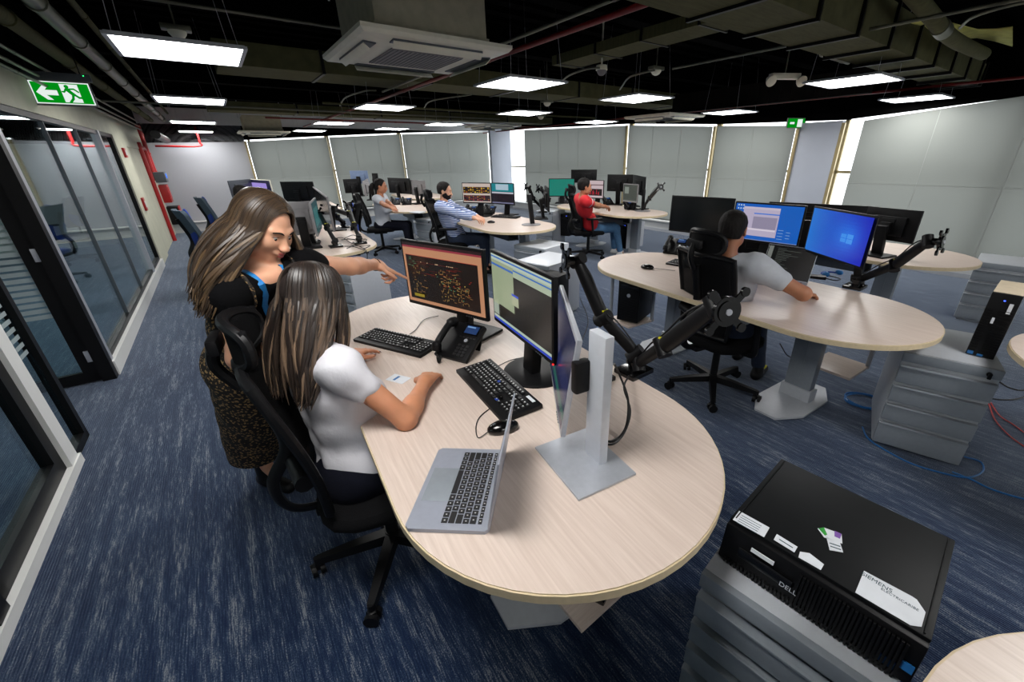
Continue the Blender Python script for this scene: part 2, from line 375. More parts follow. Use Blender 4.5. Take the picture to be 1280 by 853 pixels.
m = MB(); gbox(m, UR - 0.012, UR, VB, VF - 0.02, 0, 0.06); gobj(m, 'baseboard_right', graylt)
# window glazing bars outside of the blinds
k = 1
for (a, b) in ((0.9, 2.72), (2.72, 4.72), (4.72, 7.6)):
    fr = MB(); gbox(fr, a, a + 0.05, VF + 0.1, VF + 0.16, LW, 2.36); gbox(fr, b - 0.05, b, VF + 0.1, VF + 0.16, LW, 2.36); gbox(fr, a, b, VF + 0.1, VF + 0.16, 1.28, 1.32)
    o = gobj(fr, 'window_%d' % k, mullion); gl = gobj(gbox(MB(), a, b, VF + 0.12, VF + 0.13, LW, 2.36), 'pane', glass_w, False, o); k += 1
for (a, b) in ((-3.4, -1.2), (-1.2, 0.9), (0.9, 2.78), (3.4, 4.88), (4.88, 7.08), (7.08, 12.4)):
    fr = MB(); gbox(fr, UR + 0.1, UR + 0.16, a, a + 0.05, LW, 2.36); gbox(fr, UR + 0.1, UR + 0.16, b - 0.05, b, LW, 2.36); gbox(fr, UR + 0.1, UR + 0.16, a, b, 1.28, 1.32)
    o = gobj(fr, 'window_%d' % k, mullion); gl = gobj(gbox(MB(), UR + 0.12, UR + 0.13, a, b, LW, 2.36), 'pane', glass_w, False, o); k += 1
# columns
m = MB(); gbox(m, 7.04, 7.76, 12.0, 12.12, 0, ZC); gobj(m, 'wall_column_far', panel_gray)
m = MB(); gbox(m, UR - 0.02, UR + 0.3, 2.78, 3.38, 0, 2.02); gobj(m, 'wall_column_right', panel_gray)
# slim posts between the blinds
def post(u, v, z1, n, axis): 
    m = MB(); gbox(m, u - 0.022, u + 0.022, v - 0.022, v + 0.022, LW, z1); return gobj(m, 'trim_%d' % n, mullion)
post(0.84, VF - 0.03, 2.02, 3, 0); post(2.72, VF - 0.03, 2.14, 4, 0); post(4.72, VF - 0.03, 2.25, 5, 0)
post(UR - 0.03, 7.08, 2.2, 6, 0); post(UR - 0.03, 4.88, 2.06, 7, 0); post(UR - 0.03, 3.39, 1.99, 8, 0); post(UR - 0.0, 2.762, 1.99, 9, 0)
# dark valance over the windows, following the hung ceiling line
def val(a, b, za, zb, n, right):
    m = MB()
    q = [(a, za + 0.035), (b, zb + 0.035), (b, 2.7), (a, 2.7)]
    A, B = [], []
    for (t, z) in q:
        A.append(m.bm.verts.new((UR + 0.02, t, z) if right else (t, VF + 0.02, z))); B.append(m.bm.verts.new((UR + 0.07, t, z) if right else (t, VF + 0.07, z)))
    fs = [m.bm.faces.new(A), m.bm.faces.new(B[::-1])] + [m.bm.faces.new((A[i], A[(i + 1) % 4], B[(i + 1) % 4], B[i])) for i in range(4)]
    m._fin(fs); return gobj(m, 'trim_%d' % n, deck)
val(0.8, 2.72, 2.01, 2.13, 10, False); val(2.72, 4.72, 2.13, 2.24, 11, False); val(4.72, 7.74, 2.24, 2.36, 12, False); val(-5.1, 0.8, 1.86, 1.97, 18, False)
val(7.08, 12.0, 2.2, 2.33, 13, True); val(4.88, 7.08, 2.06, 2.2, 14, True); val(2.7, 4.88, 1.99, 2.06, 15, True); val(0.97, 2.7, 2.12, 2.0, 16, True); val(-3.5, 0.97, 2.45, 2.12, 17, True)

# ---------------------------------------------------------------- roller blinds
def blind(a, b, za, zb, right, label, bottom=LW + 0.01, m_=None):
    """fabric with the two welded seams, head tube and bottom bar; a,b along the wall"""
    mid = (a + b) / 2
    loc = G(UR - 0.015, mid) if right else G(mid, VF - 0.015)
    t = thing('roller_blind', label, 'blind', (loc.x, loc.y, 0), YAW + (R(90) if right else 0), 'grey roller blinds along the windows')
    h = (b - a) / 2; s = -1 if right else 1    # local x runs along wall; -y (far wall) / +y (right wall) is into the room
    yo = lambda d: d * (1 if right else -1)
    def pr(x0, x1, z0a, z0b, z1a, z1b, y0, y1):
        mb = MB(); A = [(x0, y0, z0a), (x1, y0, z0b), (x1, y0, z1b), (x0, y0, z1a)]; B = [(x, y1, z) for x, y, z in A]
        VA = [mb.bm.verts.new(p) for p in A]; VB_ = [mb.bm.verts.new(p) for p in B]
        mb._fin([mb.bm.faces.new(VA), mb.bm.faces.new(VB_[::-1])] + [mb.bm.faces.new((VA[i], VA[(i + 1) % 4], VB_[(i + 1) % 4], VB_[i])) for i in range(4)]); return mb
    m1 = MB(); m1.quad((-h + .015, yo(0.004), bottom), (h - .015, yo(0.004), bottom), (h - .015, yo(0.004), zb), (-h + .015, yo(0.004), za)); m1.build('fabric', m_ or blind_g, t)
    n = max(1, int((b - a) / 0.9))
    for i in range(1, n + 1):
        x = -h + (b - a) * i / (n + 1)
        pr(x - .003, x + .003, bottom, bottom, za - .02 + (zb - za) * i / (n + 1), za - .02 + (zb - za) * i / (n + 1), yo(0.004), yo(0.0052)).build('seam', blind_s, t)
    pr(-h + .015, h - .015, 1.15, 1.15, 1.157, 1.157, yo(0.004), yo(0.006)).build('seam', blind_s, t)
    mb = MB(); mb.box((0, yo(0.008), bottom + 0.012), (2 * h - 0.03, 0.016, 0.024), bevel=0.004); mb.build('bottom_bar', m_ or blind_g, t)
    return t
blind(0.86, 2.70, 2.01, 2.13, False, 'grey roller blind on the far wall beside the plain white stretch of wall', bottom=LW + 0.015)
blind(2.75, 4.70, 2.13, 2.24, False, 'grey roller blind in the middle of the far wall, behind the woman in pale top')
blind(4.75, 7.70, 2.24, 2.36, False, 'grey roller blind on the far wall left of the far column')
blind(7.11, 11.2, 2.2, 2.31, True, 'wide grey roller blind right of the far column, behind the man in red')
blind(4.92, 7.05, 2.06, 2.2, True, 'grey roller blind behind the lone bare monitor arm, second right of far column')
blind(3.42, 4.85, 1.99, 2.06, True, 'narrow grey roller blind left of the near grey column')
blind(0.0, 2.52, 2.25, 2.0, True, 'large grey roller blind at the right, beyond the near grey column')
blind(-3.0, -0.03, 2.5, 2.25, True, 'grey roller blind at the far right edge of the photo', )

# ---------------------------------------------------------------- glazed meeting room on the left
ZG = 1.96
m = MB(); gbox(m, UL - 0.09, UL, VB, 9.15, ZG, 2.24); gobj(m, 'wall_left_soffit', cream_w)
m = MB(); gbox(m, UL - 0.09, UL - .01, VB, VF, 2.24, ZC); gobj(m, 'wall_left_void', deck)
m = MB(); gbox(m, UL - 0.09, UL, 9.15, 10.2, 0, 2.24); gbox(m, UL - 0.12, UL - 0.03, 10.2, VF, 0, 1.9); gbox(m, UL - 0.09, UL, 10.2, VF, 1.82, 2.24); gobj(m, 'wall_left_pier', cream_w)
m = MB(); gbox(m, UL - 0.08, UL + 0.02, 4.42, 9.15, 0, 0.12); gbox(m, UL - 0.08, UL + 0.02, VB, 3.12, 0, 0.055); gobj(m, 'baseboard_left', sill_w)
def glazed(n, v0, v1, z0, z1, bars, name, fr=0.045, bandz=None, post_w=False):
    m = MB()
    gbox(m, UL - 0.06, UL - 0.01, v0, v0 + fr, z0, z1); gbox(m, UL - 0.06, UL - 0.01, v1 - fr, v1, z0, z1); gbox(m, UL - 0.06, UL - 0.01, v0, v1, z1 - fr, z1); gbox(m, UL - 0.06, UL - 0.01, v0, v1, z0, z0 + fr)
    o = gobj(m, name, black_m); gobj(gbox(MB(), UL - 0.045, UL - 0.035, v0 + fr, v1 - fr, z0 + fr, z1 - fr), 'pane', glass_p, False, o)
    if bars:
        b = MB(); [gbox(b, UL - 0.055, UL - 0.02, x - 0.007, x + 0.007, z0 + fr, z1 - fr) for x in bars]; gobj(b, 'glazing_bar', graydk, False, o)
    if bandz:
        b = MB()
        zz = bandz[0]
        while zz < bandz[1]: gbox(b, UL - 0.034, UL - 0.032, v0 + fr + 0.04, v1 - fr - 0.04, zz, zz + 0.022); zz += 0.045
        gobj(b, 'frosted_band', frost, False, o)
    return o
glazed(1, 4.50, 9.10, 0.12, ZG, (5.75, 6.95), 'window_20')
m = MB(); gbox(m, UL - 0.065, UL + 0.006, 4.42, 4.50, 0, ZG); gbox(m, UL - 0.065, UL + 0.004, 8.02, 8.12, 0.10, ZG); gobj(m, 'trim_20', silver)
glazed(2, 2.02, 2.98, 0.055, ZG, None, 'window_21', 0.09, (0.75, 1.9))
glazed(3, 0.6, 1.93, 0.055, ZG, None, 'window_22', 0.09, (0.75, 1.9))
m = MB(); gbox(m, UL - 0.07, UL + 0.012, 2.98, 3.10, 0.0, ZG); gobj(m, 'trim_21', sill_w)
m = MB(); gbox(m, UL - 0.07, UL + 0.012, 1.93, 2.02, 0.0, ZG); gobj(m, 'trim_22', black_m)
glazed(4, 3.10, 3.44, 0.0, ZG, None, 'window_23', 0.05, (0.62, 1.9))
# open door leaf hinged on the far jamb, swung into the meeting room
m = MB(); gbox(m, UL - 0.07, UL + 0.01, 4.34, 4.42, 0, ZG); gobj(m, 'trim_23', black_m)
dl = MB(); W_ = 0.90; fr = 0.085
a0, a1 = UL - 0.07 - W_, UL - 0.07
gbox(dl, a0, a0 + fr, 4.36, 4.40, 0.01, ZG - .02); gbox(dl, a1 - fr, a1, 4.36, 4.40, 0.01, ZG - .02); gbox(dl, a0, a1, 4.36, 4.40, ZG - .02 - fr, ZG - .02); gbox(dl, a0, a1, 4.36, 4.40, 0.01, 0.01 + fr)
d_ = gobj(dl, 'door_1', black_m)
gobj(gbox(MB(), a0 + fr, a1 - fr, 4.375, 4.385, 0.01 + fr, ZG - .02 - fr), 'pane', glass_d, False, d_)
b = MB(); zz = 0.55
while zz < 1.85: gbox(b, a0 + fr, a1 - fr, 4.372, 4.374, zz, zz + 0.03); zz += 0.045
gobj(b, 'frosted_band', frost, False, d_)
for z in (0.22, 1.0, 1.75):
    gobj(MB().box((UL - 0.055, 4.352, z), (0.09, 0.012, 0.09), bevel=0.003), 'hinge', silver, False, d_)
# inner bright wall seen through the glass
m = MB(); gbox(m, RU, UL - 0.13, 12.45, 12.55, 0.25, 1.92); gobj(m, 'wall_meeting_room', white_w)
m = MB(); gbox(m, RU, UL - 0.13, 12.40, 12.60, 0, 0.25); gbox(m, RU, UL - 0.13, 12.3, 12.45, .22, .25); gobj(m, 'wall_meeting_room_low', sill_w)
# ================================================================ furniture kit
AX = Vector((-0.545, 0.838, 0)); NX = Vector((0.838, 0.545, 0))          # long axis of the desks, and across
DL, DR = 1.31, 0.515                                                     # distance between end centres, end radius
def capsule(L, r, n=28):
    return [(L / 2 + r * math.cos(t), r * math.sin(t)) for t in [(-0.5 + i / n) * math.pi for i in range(n + 1)]] + [(-L / 2 + r * math.cos(t), r * math.sin(t)) for t in [(0.5 + i / n) * math.pi for i in range(n + 1)]]
def desk(c_near, label, yaw=None, loc=None, shelf=True, L=DL, ux=(0.55, -0.55), uy=0.16, side=1):
    """sit-stand desk: stadium top, two telescopic legs on angular feet, cross beam, cable tray, hanging shelf"""
    c_near = Vector(c_near) if c_near is not None else None
    mid = loc or (c_near + AX * (L / 2)); rz = math.atan2(AX.y, AX.x) if yaw is None else yaw
    t = thing('oval_desk', label, 'desk', (mid.x, mid.y, 0), rz, 'oval sit-stand desks of the office')
    m = MB(); m.prism(capsule(L, DR - 0.004), TZ - 0.003, TZ, topmi=1); m.prism(capsule(L, DR), TZ - 0.028, TZ - 0.003, smooth=True)
    top = m.build('tabletop', [edge_m, birch], t)
    for x in ux:
        m = MB(); m.box((x, -uy * side, 0.40), (0.17, 0.07, 0.60), bevel=0.006); m.box((x, -uy * side, 0.66), (0.13, 0.05, 0.10), bevel=0.004)
        m.box((x, -uy * side + .037, 0.42), (0.012, 0.006, 0.5)); m.cyl((x + .05, -uy * side + 0.036, 0.5), (x + .05, -uy * side + .05, 0.5), 0.012)
        lg = m.build('leg', [graym], t)
        m = MB(); f = [(-.07, -.33), (.07, -.33), (.16, -.16), (.16, .16), (.07, .33), (-.07, .33), (-.16, .16), (-.16, -.16)]
        m.prism([(a + x, b - uy * side * 0.6) for a, b in f], 0.008, 0.022); m.box((x, -uy * side, 0.06), (0.2, 0.10, 0.09), bevel=0.01); m.build('foot', [graylt], lg)
    m = MB(); m.box((0, -uy * side, 0.665), (L - 0.1, 0.08, 0.05), bevel=0.004)
    for x in ux: m.box((x, 0, 0.69), (0.06, 0.72, 0.024), bevel=0.003)
    m.build('crossbeam', graydk, t)
    m = MB(); m.box((0, -uy * side + 0.02, 0.57), (L * 0.62, 0.03, 0.16), bevel=0.004); m.box((0, -uy * side + .09, 0.50), (L * 0.62, 0.16, 0.012)); m.box((0, -uy * side + 0.17, 0.535), (L * 0.62, 0.008, 0.08)); m.build('cable_tray', graydk, t)
    if shelf:
        for x, ys in ([(L / 2 + 0.10, -.10)] if shelf is True else shelf):
            m = MB(); s_ = x - 0.02
            m.box((s_, ys, 0.26), (0.26, 0.30, 0.018), bevel=0.002); sh = m.build('shelf', birch, t)
            m = MB(); m.cyl((s_ + .12, ys + .13, 0.70), (s_ + .12, ys + .13, 0.25), 0.014); m.cyl((s_ - .12, ys - .13, 0.70), (s_ - .12, ys - .13, 0.25), 0.014); m.build('shelf_bar', silver, sh)
    return t

def rects(mb, W, H, y, rs):
    for (x0, y0, x1, y1, c) in rs:
        mb.c = tuple(c[:3]) + (1,); k = y - 0.00003 * rects.n; rects.n += 1
        mb.quad((-W / 2 + x0 * W, k, -H / 2 + y0 * H), (-W / 2 + x1 * W, k, -H / 2 + y0 * H), (-W / 2 + x1 * W, k, -H / 2 + y1 * H), (-W / 2 + x0 * W, k, -H / 2 + y1 * H))
rects.n = 0
S = lambda r, g, b: srgb(r, g, b)[:3]
def content(kind):
    rg = random.Random(hash(kind) % 1000 if False else sum(map(ord, kind))); o = []
    if kind == 'map':
        o = [(0, 0, 1, 1, S(196, 140, 104)), (0.0, .955, 1, 1, S(40, 20, 24)), (0.0, .925, 1, .955, S(150, 50, 66)), (0.03, .055, .95, .80, S(22, 12, 10)), (.02, .80, .94, .805, S(190, 40, 30))]
        for i in range(12): x = .2 + .6 * rg.random(); o.append((.18, .70 - i * .002, .72, .704 - i * .002, S(120, 22, 18))) if i < 1 else o.append((x, .70, x + .012, .712, S(230, 190, 150)))
        for i in range(26):
            x = .08 + .6 * rg.random(); z = .50 + .18 * rg.random(); o.append((x, z, x + .03 + .12 * rg.random(), z + .004, S(110, 30, 22)))
        for i in range(150):
            k = rg.choice((0.1, .16, .22, .46, .52, .58, .64, .7, .78)); x = k + .06 * rg.random(); z = .12 + .5 * rg.random() * (1 if k < .7 else .7)
            if rg.random() < .5: o.append((x, z, x + .006, z + .03, S(150, 120, 70)))
            else: o.append((x, z, x + .03, z + .006, S(170, 120, 70)))
        for i in range(26): x = .4 + .5 * rg.random(); z = .1 + .45 * rg.random(); o.append((x, z, x + .012, z + .012, rg.choice((S(180, 50, 40), S(60, 150, 120), S(200, 170, 90)))))
        for i in range(6): x = .06 + .1 * rg.random(); z = .62 + .14 * rg.random(); o.append((x, z, x + .03, z + .01, S(70, 120, 90)))
        o.append((.10, .11, .24, .16, S(150, 130, 30)))
    elif kind == 'windows':
        o = [(0, 0, 1, 1, S(50, 55, 50)), (0, .92, 1, 1, S(190, 205, 190)), (0, .955, 1, .975, S(40, 110, 200)), (0, .26, .42, .92, S(160, 172, 140)), (0, .84, .42, .87, S(60, 110, 190)), (.42, .08, 1, .80, S(32, 30, 28)), (.42, .80, 1, .92, S(176, 190, 165)), (.42, .88, 1, .90, S(50, 110, 190)),
             (.38, .40, .50, .56, S(176, 182, 150)), (.38, .53, .50, .56, S(40, 80, 210)), (.12, .08, .42, .28, S(38, 34, 30)), (0, .0, 1, .04, S(40, 70, 190)), (0, .04, 1, .08, S(180, 196, 180)), (0.0, 0.1, .11, .26, S(150, 165, 150))]
        for i in range(40): x = .5 + .3 * rg.random(); z = .12 + .5 * rg.random(); o.append((x, z, x + .01, z + .015, S(58, 50, 40)))
    elif kind == 'desktop_window':
        o = [(0, 0, 1, 1, S(14, 96, 196)), (.13, .12, .68, .92, S(190, 180, 205)), (.13, .86, .68, .92, S(206, 196, 214)), (.3, .73, .68, .76, S(60, 120, 220)), (.3, .30, .66, .66, S(150, 142, 168)), (.13, .28, .66, .33, S(225, 215, 230)), (0, 0, 1, .02, S(120, 140, 190))]
        for i in range(6): o.append((.03 + .04 * (i % 3), .93 - .09 * (i // 3), .05 + .04 * (i % 3), .97 - .09 * (i // 3), S(200, 215, 230)))
        for i in range(7): o.append((.70 + .12 * (i % 2), .10 + .04 * i, .74 + .10 * (i % 2) + .04, .112 + .04 * i, S(150, 185, 225)))
    elif kind == 'blue_light':
        n = 28
        for i in range(n):
            for j in range(14):
                x, z = (i + .5) / n, (j + .5) / 14; g = math.exp(-((x - .72) ** 2 / .05 + (z - .52) ** 2 / .12)); b_ = max(0, 1 - 1.0 * x)
                o.append((i / n, j / 14, (i + 1) / n, (j + 1) / 14, S(8 + 6 * b_ + 24 * g, 30 + 90 * b_ + 60 * g, 190 + 30 * b_ + 40 * g)))
        o += [(.60, .40, .685, .485, S(60, 150, 250)), (.60, .495, .685, .58, S(60, 150, 250)), (.695, .39, .79, .485, S(70, 155, 252)), (.695, .495, .79, .59, S(70, 155, 252))]
    elif kind == 'terminal':
        o = [(0, 0, 1, 1, S(10, 11, 12)), (0, 0, .10, 1, S(120, 124, 120))]
        for i in range(15): o.append((.2, .93 - .055 * i, .3 + .4 * rg.random() * (1.5 if i < 6 else .6), .943 - .055 * i, S(90, 95, 90)))
    elif kind == 'tables':
        o = [(0, 0, 1, 1, S(206, 190, 180)), (.02, .48, .98, .82, S(26, 16, 12)), (.02, .06, .98, .38, S(34, 12, 12))]
        for i in range(12):
            for j in range(8):
                if rg.random() < .6: o.append((.04 + .078 * i, .50 + .04 * j, .04 + .078 * i + .05, .53 + .04 * j, rg.choice((S(210, 160, 40), S(220, 190, 60), S(90, 60, 30), S(180, 90, 30)))))
                if rg.random() < .5: o.append((.04 + .078 * i, .08 + .036 * j, .04 + .078 * i + .05, .105 + .036 * j, rg.choice((S(190, 120, 40), S(150, 30, 50), S(190, 50, 90), S(70, 30, 30)))))
    elif kind == 'teal_window':
        o = [(0, 0, 1, 1, S(30, 24, 34)), (0, .60, 1, 1, S(20, 130, 140)), (.2, .68, .78, .97, S(176, 200, 214)), (0, .50, 1, .58, S(196, 196, 206)), (0, .0, 1, .06, S(120, 120, 150))]
        for i in range(30): x = .1 + .8 * rg.random(); z = .1 + .38 * rg.random(); o.append((x, z, x + .02, z + .02, S(80, 34, 44)))
    elif kind == 'teal': o = [(0, 0, 1, 1, S(4, 128, 112))]
    elif kind == 'red_chart':
        o = [(0, 0, 1, 1, S(206, 186, 190)), (.0, .72, 1, .78, S(120, 96, 100)), (.06, .12, .94, .52, S(30, 12, 16))]
        for i in range(10): x = .1 + .8 * rg.random(); o.append((x, .14 + .1 * rg.random(), x + .03, .3 + .2 * rg.random(), S(190, 20, 50)))
    elif kind == 'grey_desktop': o = [(0, 0, 1, 1, S(66, 72, 66)), (.1, .45, .4, .85, S(130, 138, 130)), (0, 0, 1, .05, S(120, 124, 120))]
    elif kind == 'teal_dark': o = [(0, 0, 1, 1, S(30, 70, 74)), (.1, .2, .8, .8, S(60, 110, 110))]
    elif kind == 'navy_glow': o = [(0, 0, 1, 1, S(16, 22, 60)), (0, .3, 1, .55, S(26, 34, 80)), (0, .1, 1, .2, S(30, 90, 80))]
    elif kind == 'lilac': o = [(0, 0, 1, 1, S(30, 28, 60)), (0, .45, .8, .8, S(170, 150, 230))]
    else: o = [(0, 0, 1, 1, S(9, 9, 10))]
    return o
def monitor(x, y, zb, yaw, kind, label, W=0.53, H=0.31, stand='rect', tilt=0.0, base_off=0.17, case=None, group=None, backmark=None, zt=TZ, thick=0.02):
    """x,y = centre of the panel's lower edge, zb = height of the lower edge; faces local -y"""
    case = case or blackp
    t = thing('computer_monitor', label, 'monitor', (x, y, zt if stand != 'arm' else zt), yaw, group or 'computer monitors of the office')
    Tm = Matrix.Translation((0, 0, zb - zt)) @ Matrix.Rotation(tilt, 4, 'X') @ Matrix.Translation((0, 0, H / 2))
    m = MB(); m.box((0, thick / 2, 0), (W, thick, H), bevel=0.004); m.box((0, thick + (0.012 if stand != 'arm' else 0.0), -0.01), (W * 0.62, 0.03 if stand != 'arm' else .018, H * 0.6), bevel=0.008); m.box((0, thick + (.03 if stand != 'arm' else .012), 0), (.11, .012, .11), bevel=.003)
    c_ = m.build('casing', case, t); c_.matrix_local = Tm
    rects.n = 0; m = MB(); rects(m, W - 0.022, H - 0.03, -0.0008, content(kind)); s_ = m.build('screen', screen_m if kind != 'off' else blackg, c_); s_.location = (0, 0, 0.003)
    m = MB()
    for i in range(5): m.box((W * 0.26 + i * 0.014, -0.0008, -H / 2 + 0.005), (0.007, 0.003, 0.003))
    m.build('button', graydk, c_)
    if backmark: text(backmark, 0.035, Matrix.Translation((0, thick + .028, H * .12)) @ Matrix.Rotation(R(90), 4, 'X') @ Matrix.Rotation(R(180), 4, 'Y'), graylt, 'maker_mark', c_)
    up = zb - zt
    if stand in ('rect', 'round'):
        m = MB(); m.box((0, base_off * 0.62, (up + H * 0.5) / 2), (0.085, 0.045, up + H * 0.5), rot=Rx(-math.atan2(base_off * .3, up + H * .5)), bevel=0.01); m.box((0, .05, up + H * .42), (.09, .07, .09), bevel=.008); nk = m.build('stand_neck', blackp, t)
        m = MB()
        if stand == 'rect': m.box((0, base_off * 0.75, 0.008), (0.26, 0.20, 0.016), bevel=0.006)
        else: m.lathe((0, base_off * 0.75, 0), [(0.145, 0), (0.145, 0.006), (0.13, 0.014), (0.05, 0.018), (0.0, 0.018)], 40)
        m.build('stand_base', blackp, t)
    return t
def arm(base, segs, label, two=None, name='monitor_mount', plate_n=None):
    """segs: list of polylines starting at the clamp; each ends in a mounting plate (n = its facing)"""
    base = Vector(base); t = thing(name, label, 'monitor mount', base, 0, 'black jointed monitor mounts')
    m = MB(); m.box((0, 0, 0.011), (0.13, 0.11, 0.022), rot=Rz(YAW), bevel=0.005); m.cyl((0, 0, 0.02), (0, 0, 0.075), 0.026); m.cyl((0, 0, .05), (0, 0, .062), .036); m.build('clamp', blackg, t)
    for (pts, n) in segs:
        p = [Vector(q) - base for q in pts]; n = Vector(n).normalized()
        a, b, c_ = p[0], p[1], p[2]
        def seg(q0, q1, w0, w1, nm):
            d = (q1 - q0); l = d.length; x = d.normalized(); zz = Vector((0, 0, 1)); zz = (zz - x * zz.dot(x)).normalized(); yy = zz.cross(x)
            mb = MB(); pr = []
            for i in range(13):
                s_ = i / 12; wd = w0 + (w1 - w0) * s_; e = math.sqrt(max(0, 1 - (abs(2 * s_ - 1)) ** 6)) * .35 + .65; pr.append((q0 + d * s_, wd * e))
            k = [[mb.bm.verts.new(q + yy * (math.cos(th) * wd) * .72 + zz * (math.copysign(abs(math.sin(th)) ** .7, math.sin(th)) * wd)) for th in [2 * math.pi * j / 16 for j in range(16)]] for q, wd in pr]
            fs = []
            for A, B in zip(k, k[1:]): fs += [mb.bm.faces.new((A[j], A[(j + 1) % 16], B[(j + 1) % 16], B[j])) for j in range(16)]
            fs += [mb.bm.faces.new(k[0][::-1]), mb.bm.faces.new(k[-1])]; mb._fin(fs, True)
            mb.cyl(q0 - zz * .035, q0 + zz * .035, 0.026); mb.cyl(q1 - zz * .032, q1 + zz * .032, .024)
            return mb.build(nm, blackp, t)
        seg(a, b, .024, .024, 'lower_arm'); seg(b, c_, .032, .026, 'upper_arm')
        m = MB(); m.box(b + Vector((0, 0, .036)), (.03, .022, .006), rot=Rz(YAW)); m.build('sticker', yellow, t)
        # power cable clipped along the arm
        m = MB(); m.tube(sm([a + Vector((.01, .02, .02)), (a + b) / 2 + Vector((0, 0, .05)), b + Vector((0, 0, .05)), (b + c_) / 2 + Vector((0, 0, .06)), c_ + Vector((0, 0, .02))]), .0035, 6); m.build('cable', cable_k, t)
        # head and plate
        h = c_ + n * .045; up = Vector((0, 0, 1)); sx = up.cross(n).normalized(); up = n.cross(sx)
        m = MB(); m.cyl(c_, h, .018); m.cyl(h, h + n * .012, .042, n=24); m.cyl(h + n * .012, h + n * .016, .03, .03, n=24)
        for q in ((1, 1), (1, -1), (-1, 1), (-1, -1)):
            e = h + n * .008 + sx * q[0] * .05 + up * q[1] * .05; m.box((h + n * .008 + e) / 2, (.075, .02, .006), rot=frame((e - h - n * .008).normalized(), n.cross((e - h - n * .008).normalized()), n)); m.cyl(e - n * .004, e + n * .006, .013)
        pl = m.build('mounting_plate', blackg, t)
        m = MB(); m.cyl(h + n * .016, h + n * .02, .009, n=12); m.build('bolt', silver, pl)
    return t
def keyboard(loc, rz, label, big=False):
    W, Dp = 0.445, 0.15 if not big else 0.165
    t = thing('keyboard', label, 'keyboard', loc, rz, 'black keyboards')
    m = MB(); m.box((0, 0, 0.010), (W, Dp, 0.018), rot=Rx(R(3)), bevel=0.004); m.build('case', blackp, t)
    k = MB(); lg = MB(); rg = random.Random(3)
    def key(x, y, w, h=.0165):
        k.box((x, y, 0.0205 + (y) * .052), (w - .0028, h - .0025, .009), taper=(.82, .8)); 
        if rg.random() < .9: lg.box((x - w * .12, y + .002, .0252 + y * .052), (min(.006, w * .3), .0045, .0004))
    rows = [(.058, [(i, 1) for i in range(15)]), (.030, [(i, 1) for i in range(13)] + [(13, 2)]), (.0115, [(0, 1.5)] + [(i + 1.5, 1) for i in range(12)] + [(13.5, 1.5)]), (-.007, [(0, 1.8)] + [(i + 1.8, 1) for i in range(11)] + [(12.8, 2.2)]), (-.0255, [(0, 2.3)] + [(i + 2.3, 1) for i in range(10)] + [(12.3, 2.7)]), (-.044, [(0, 1.4), (1.4, 1.2), (2.6, 1.2), (3.8, 6), (9.8, 1.2), (11, 1.2), (12.2, 1.2), (13.4, 1.6)])]
    u = .0186; x0 = -W / 2 + .012
    for y, ks in rows:
        for a, w_ in ks: key(x0 + (a + w_ / 2) * u, y, w_ * u)
        if y > -.04:
            for i in range(3): key(x0 + (15.5 + i) * u, y, u) if y > 0 else (key(x0 + 16.5 * u, y, u) if y < -.02 else None)
        else: [key(x0 + (15.5 + i) * u, y, u) for i in range(3)]
        if y < .05: [key(x0 + (19 + i) * u, y, u) for i in range(4)]
    k.build('keys', key_m, t); lg.build('key_legends', legend, t)
    return t
def mouse(loc, rz, label, cord=None):
    t = thing('computer_mouse', label, 'mouse', loc, rz, 'black computer mice')
    m = MB(); m.ell((0, 0, .012), (.055, .031, .024), n=24)
    for v in m.bm.verts: v.co.z = max(v.co.z, 0.0)
    m.build('shell', blackg, t)
    m = MB(); m.cyl((.028, -.004, .026), (.028, .004, .026), .008); m.build('scroll_wheel', graydk, t)
    if cord:
        m = MB(); m.tube(sm([Vector(q) for q in cord]), .0018, 6); m.build('cord', cable_k, t)
    return t
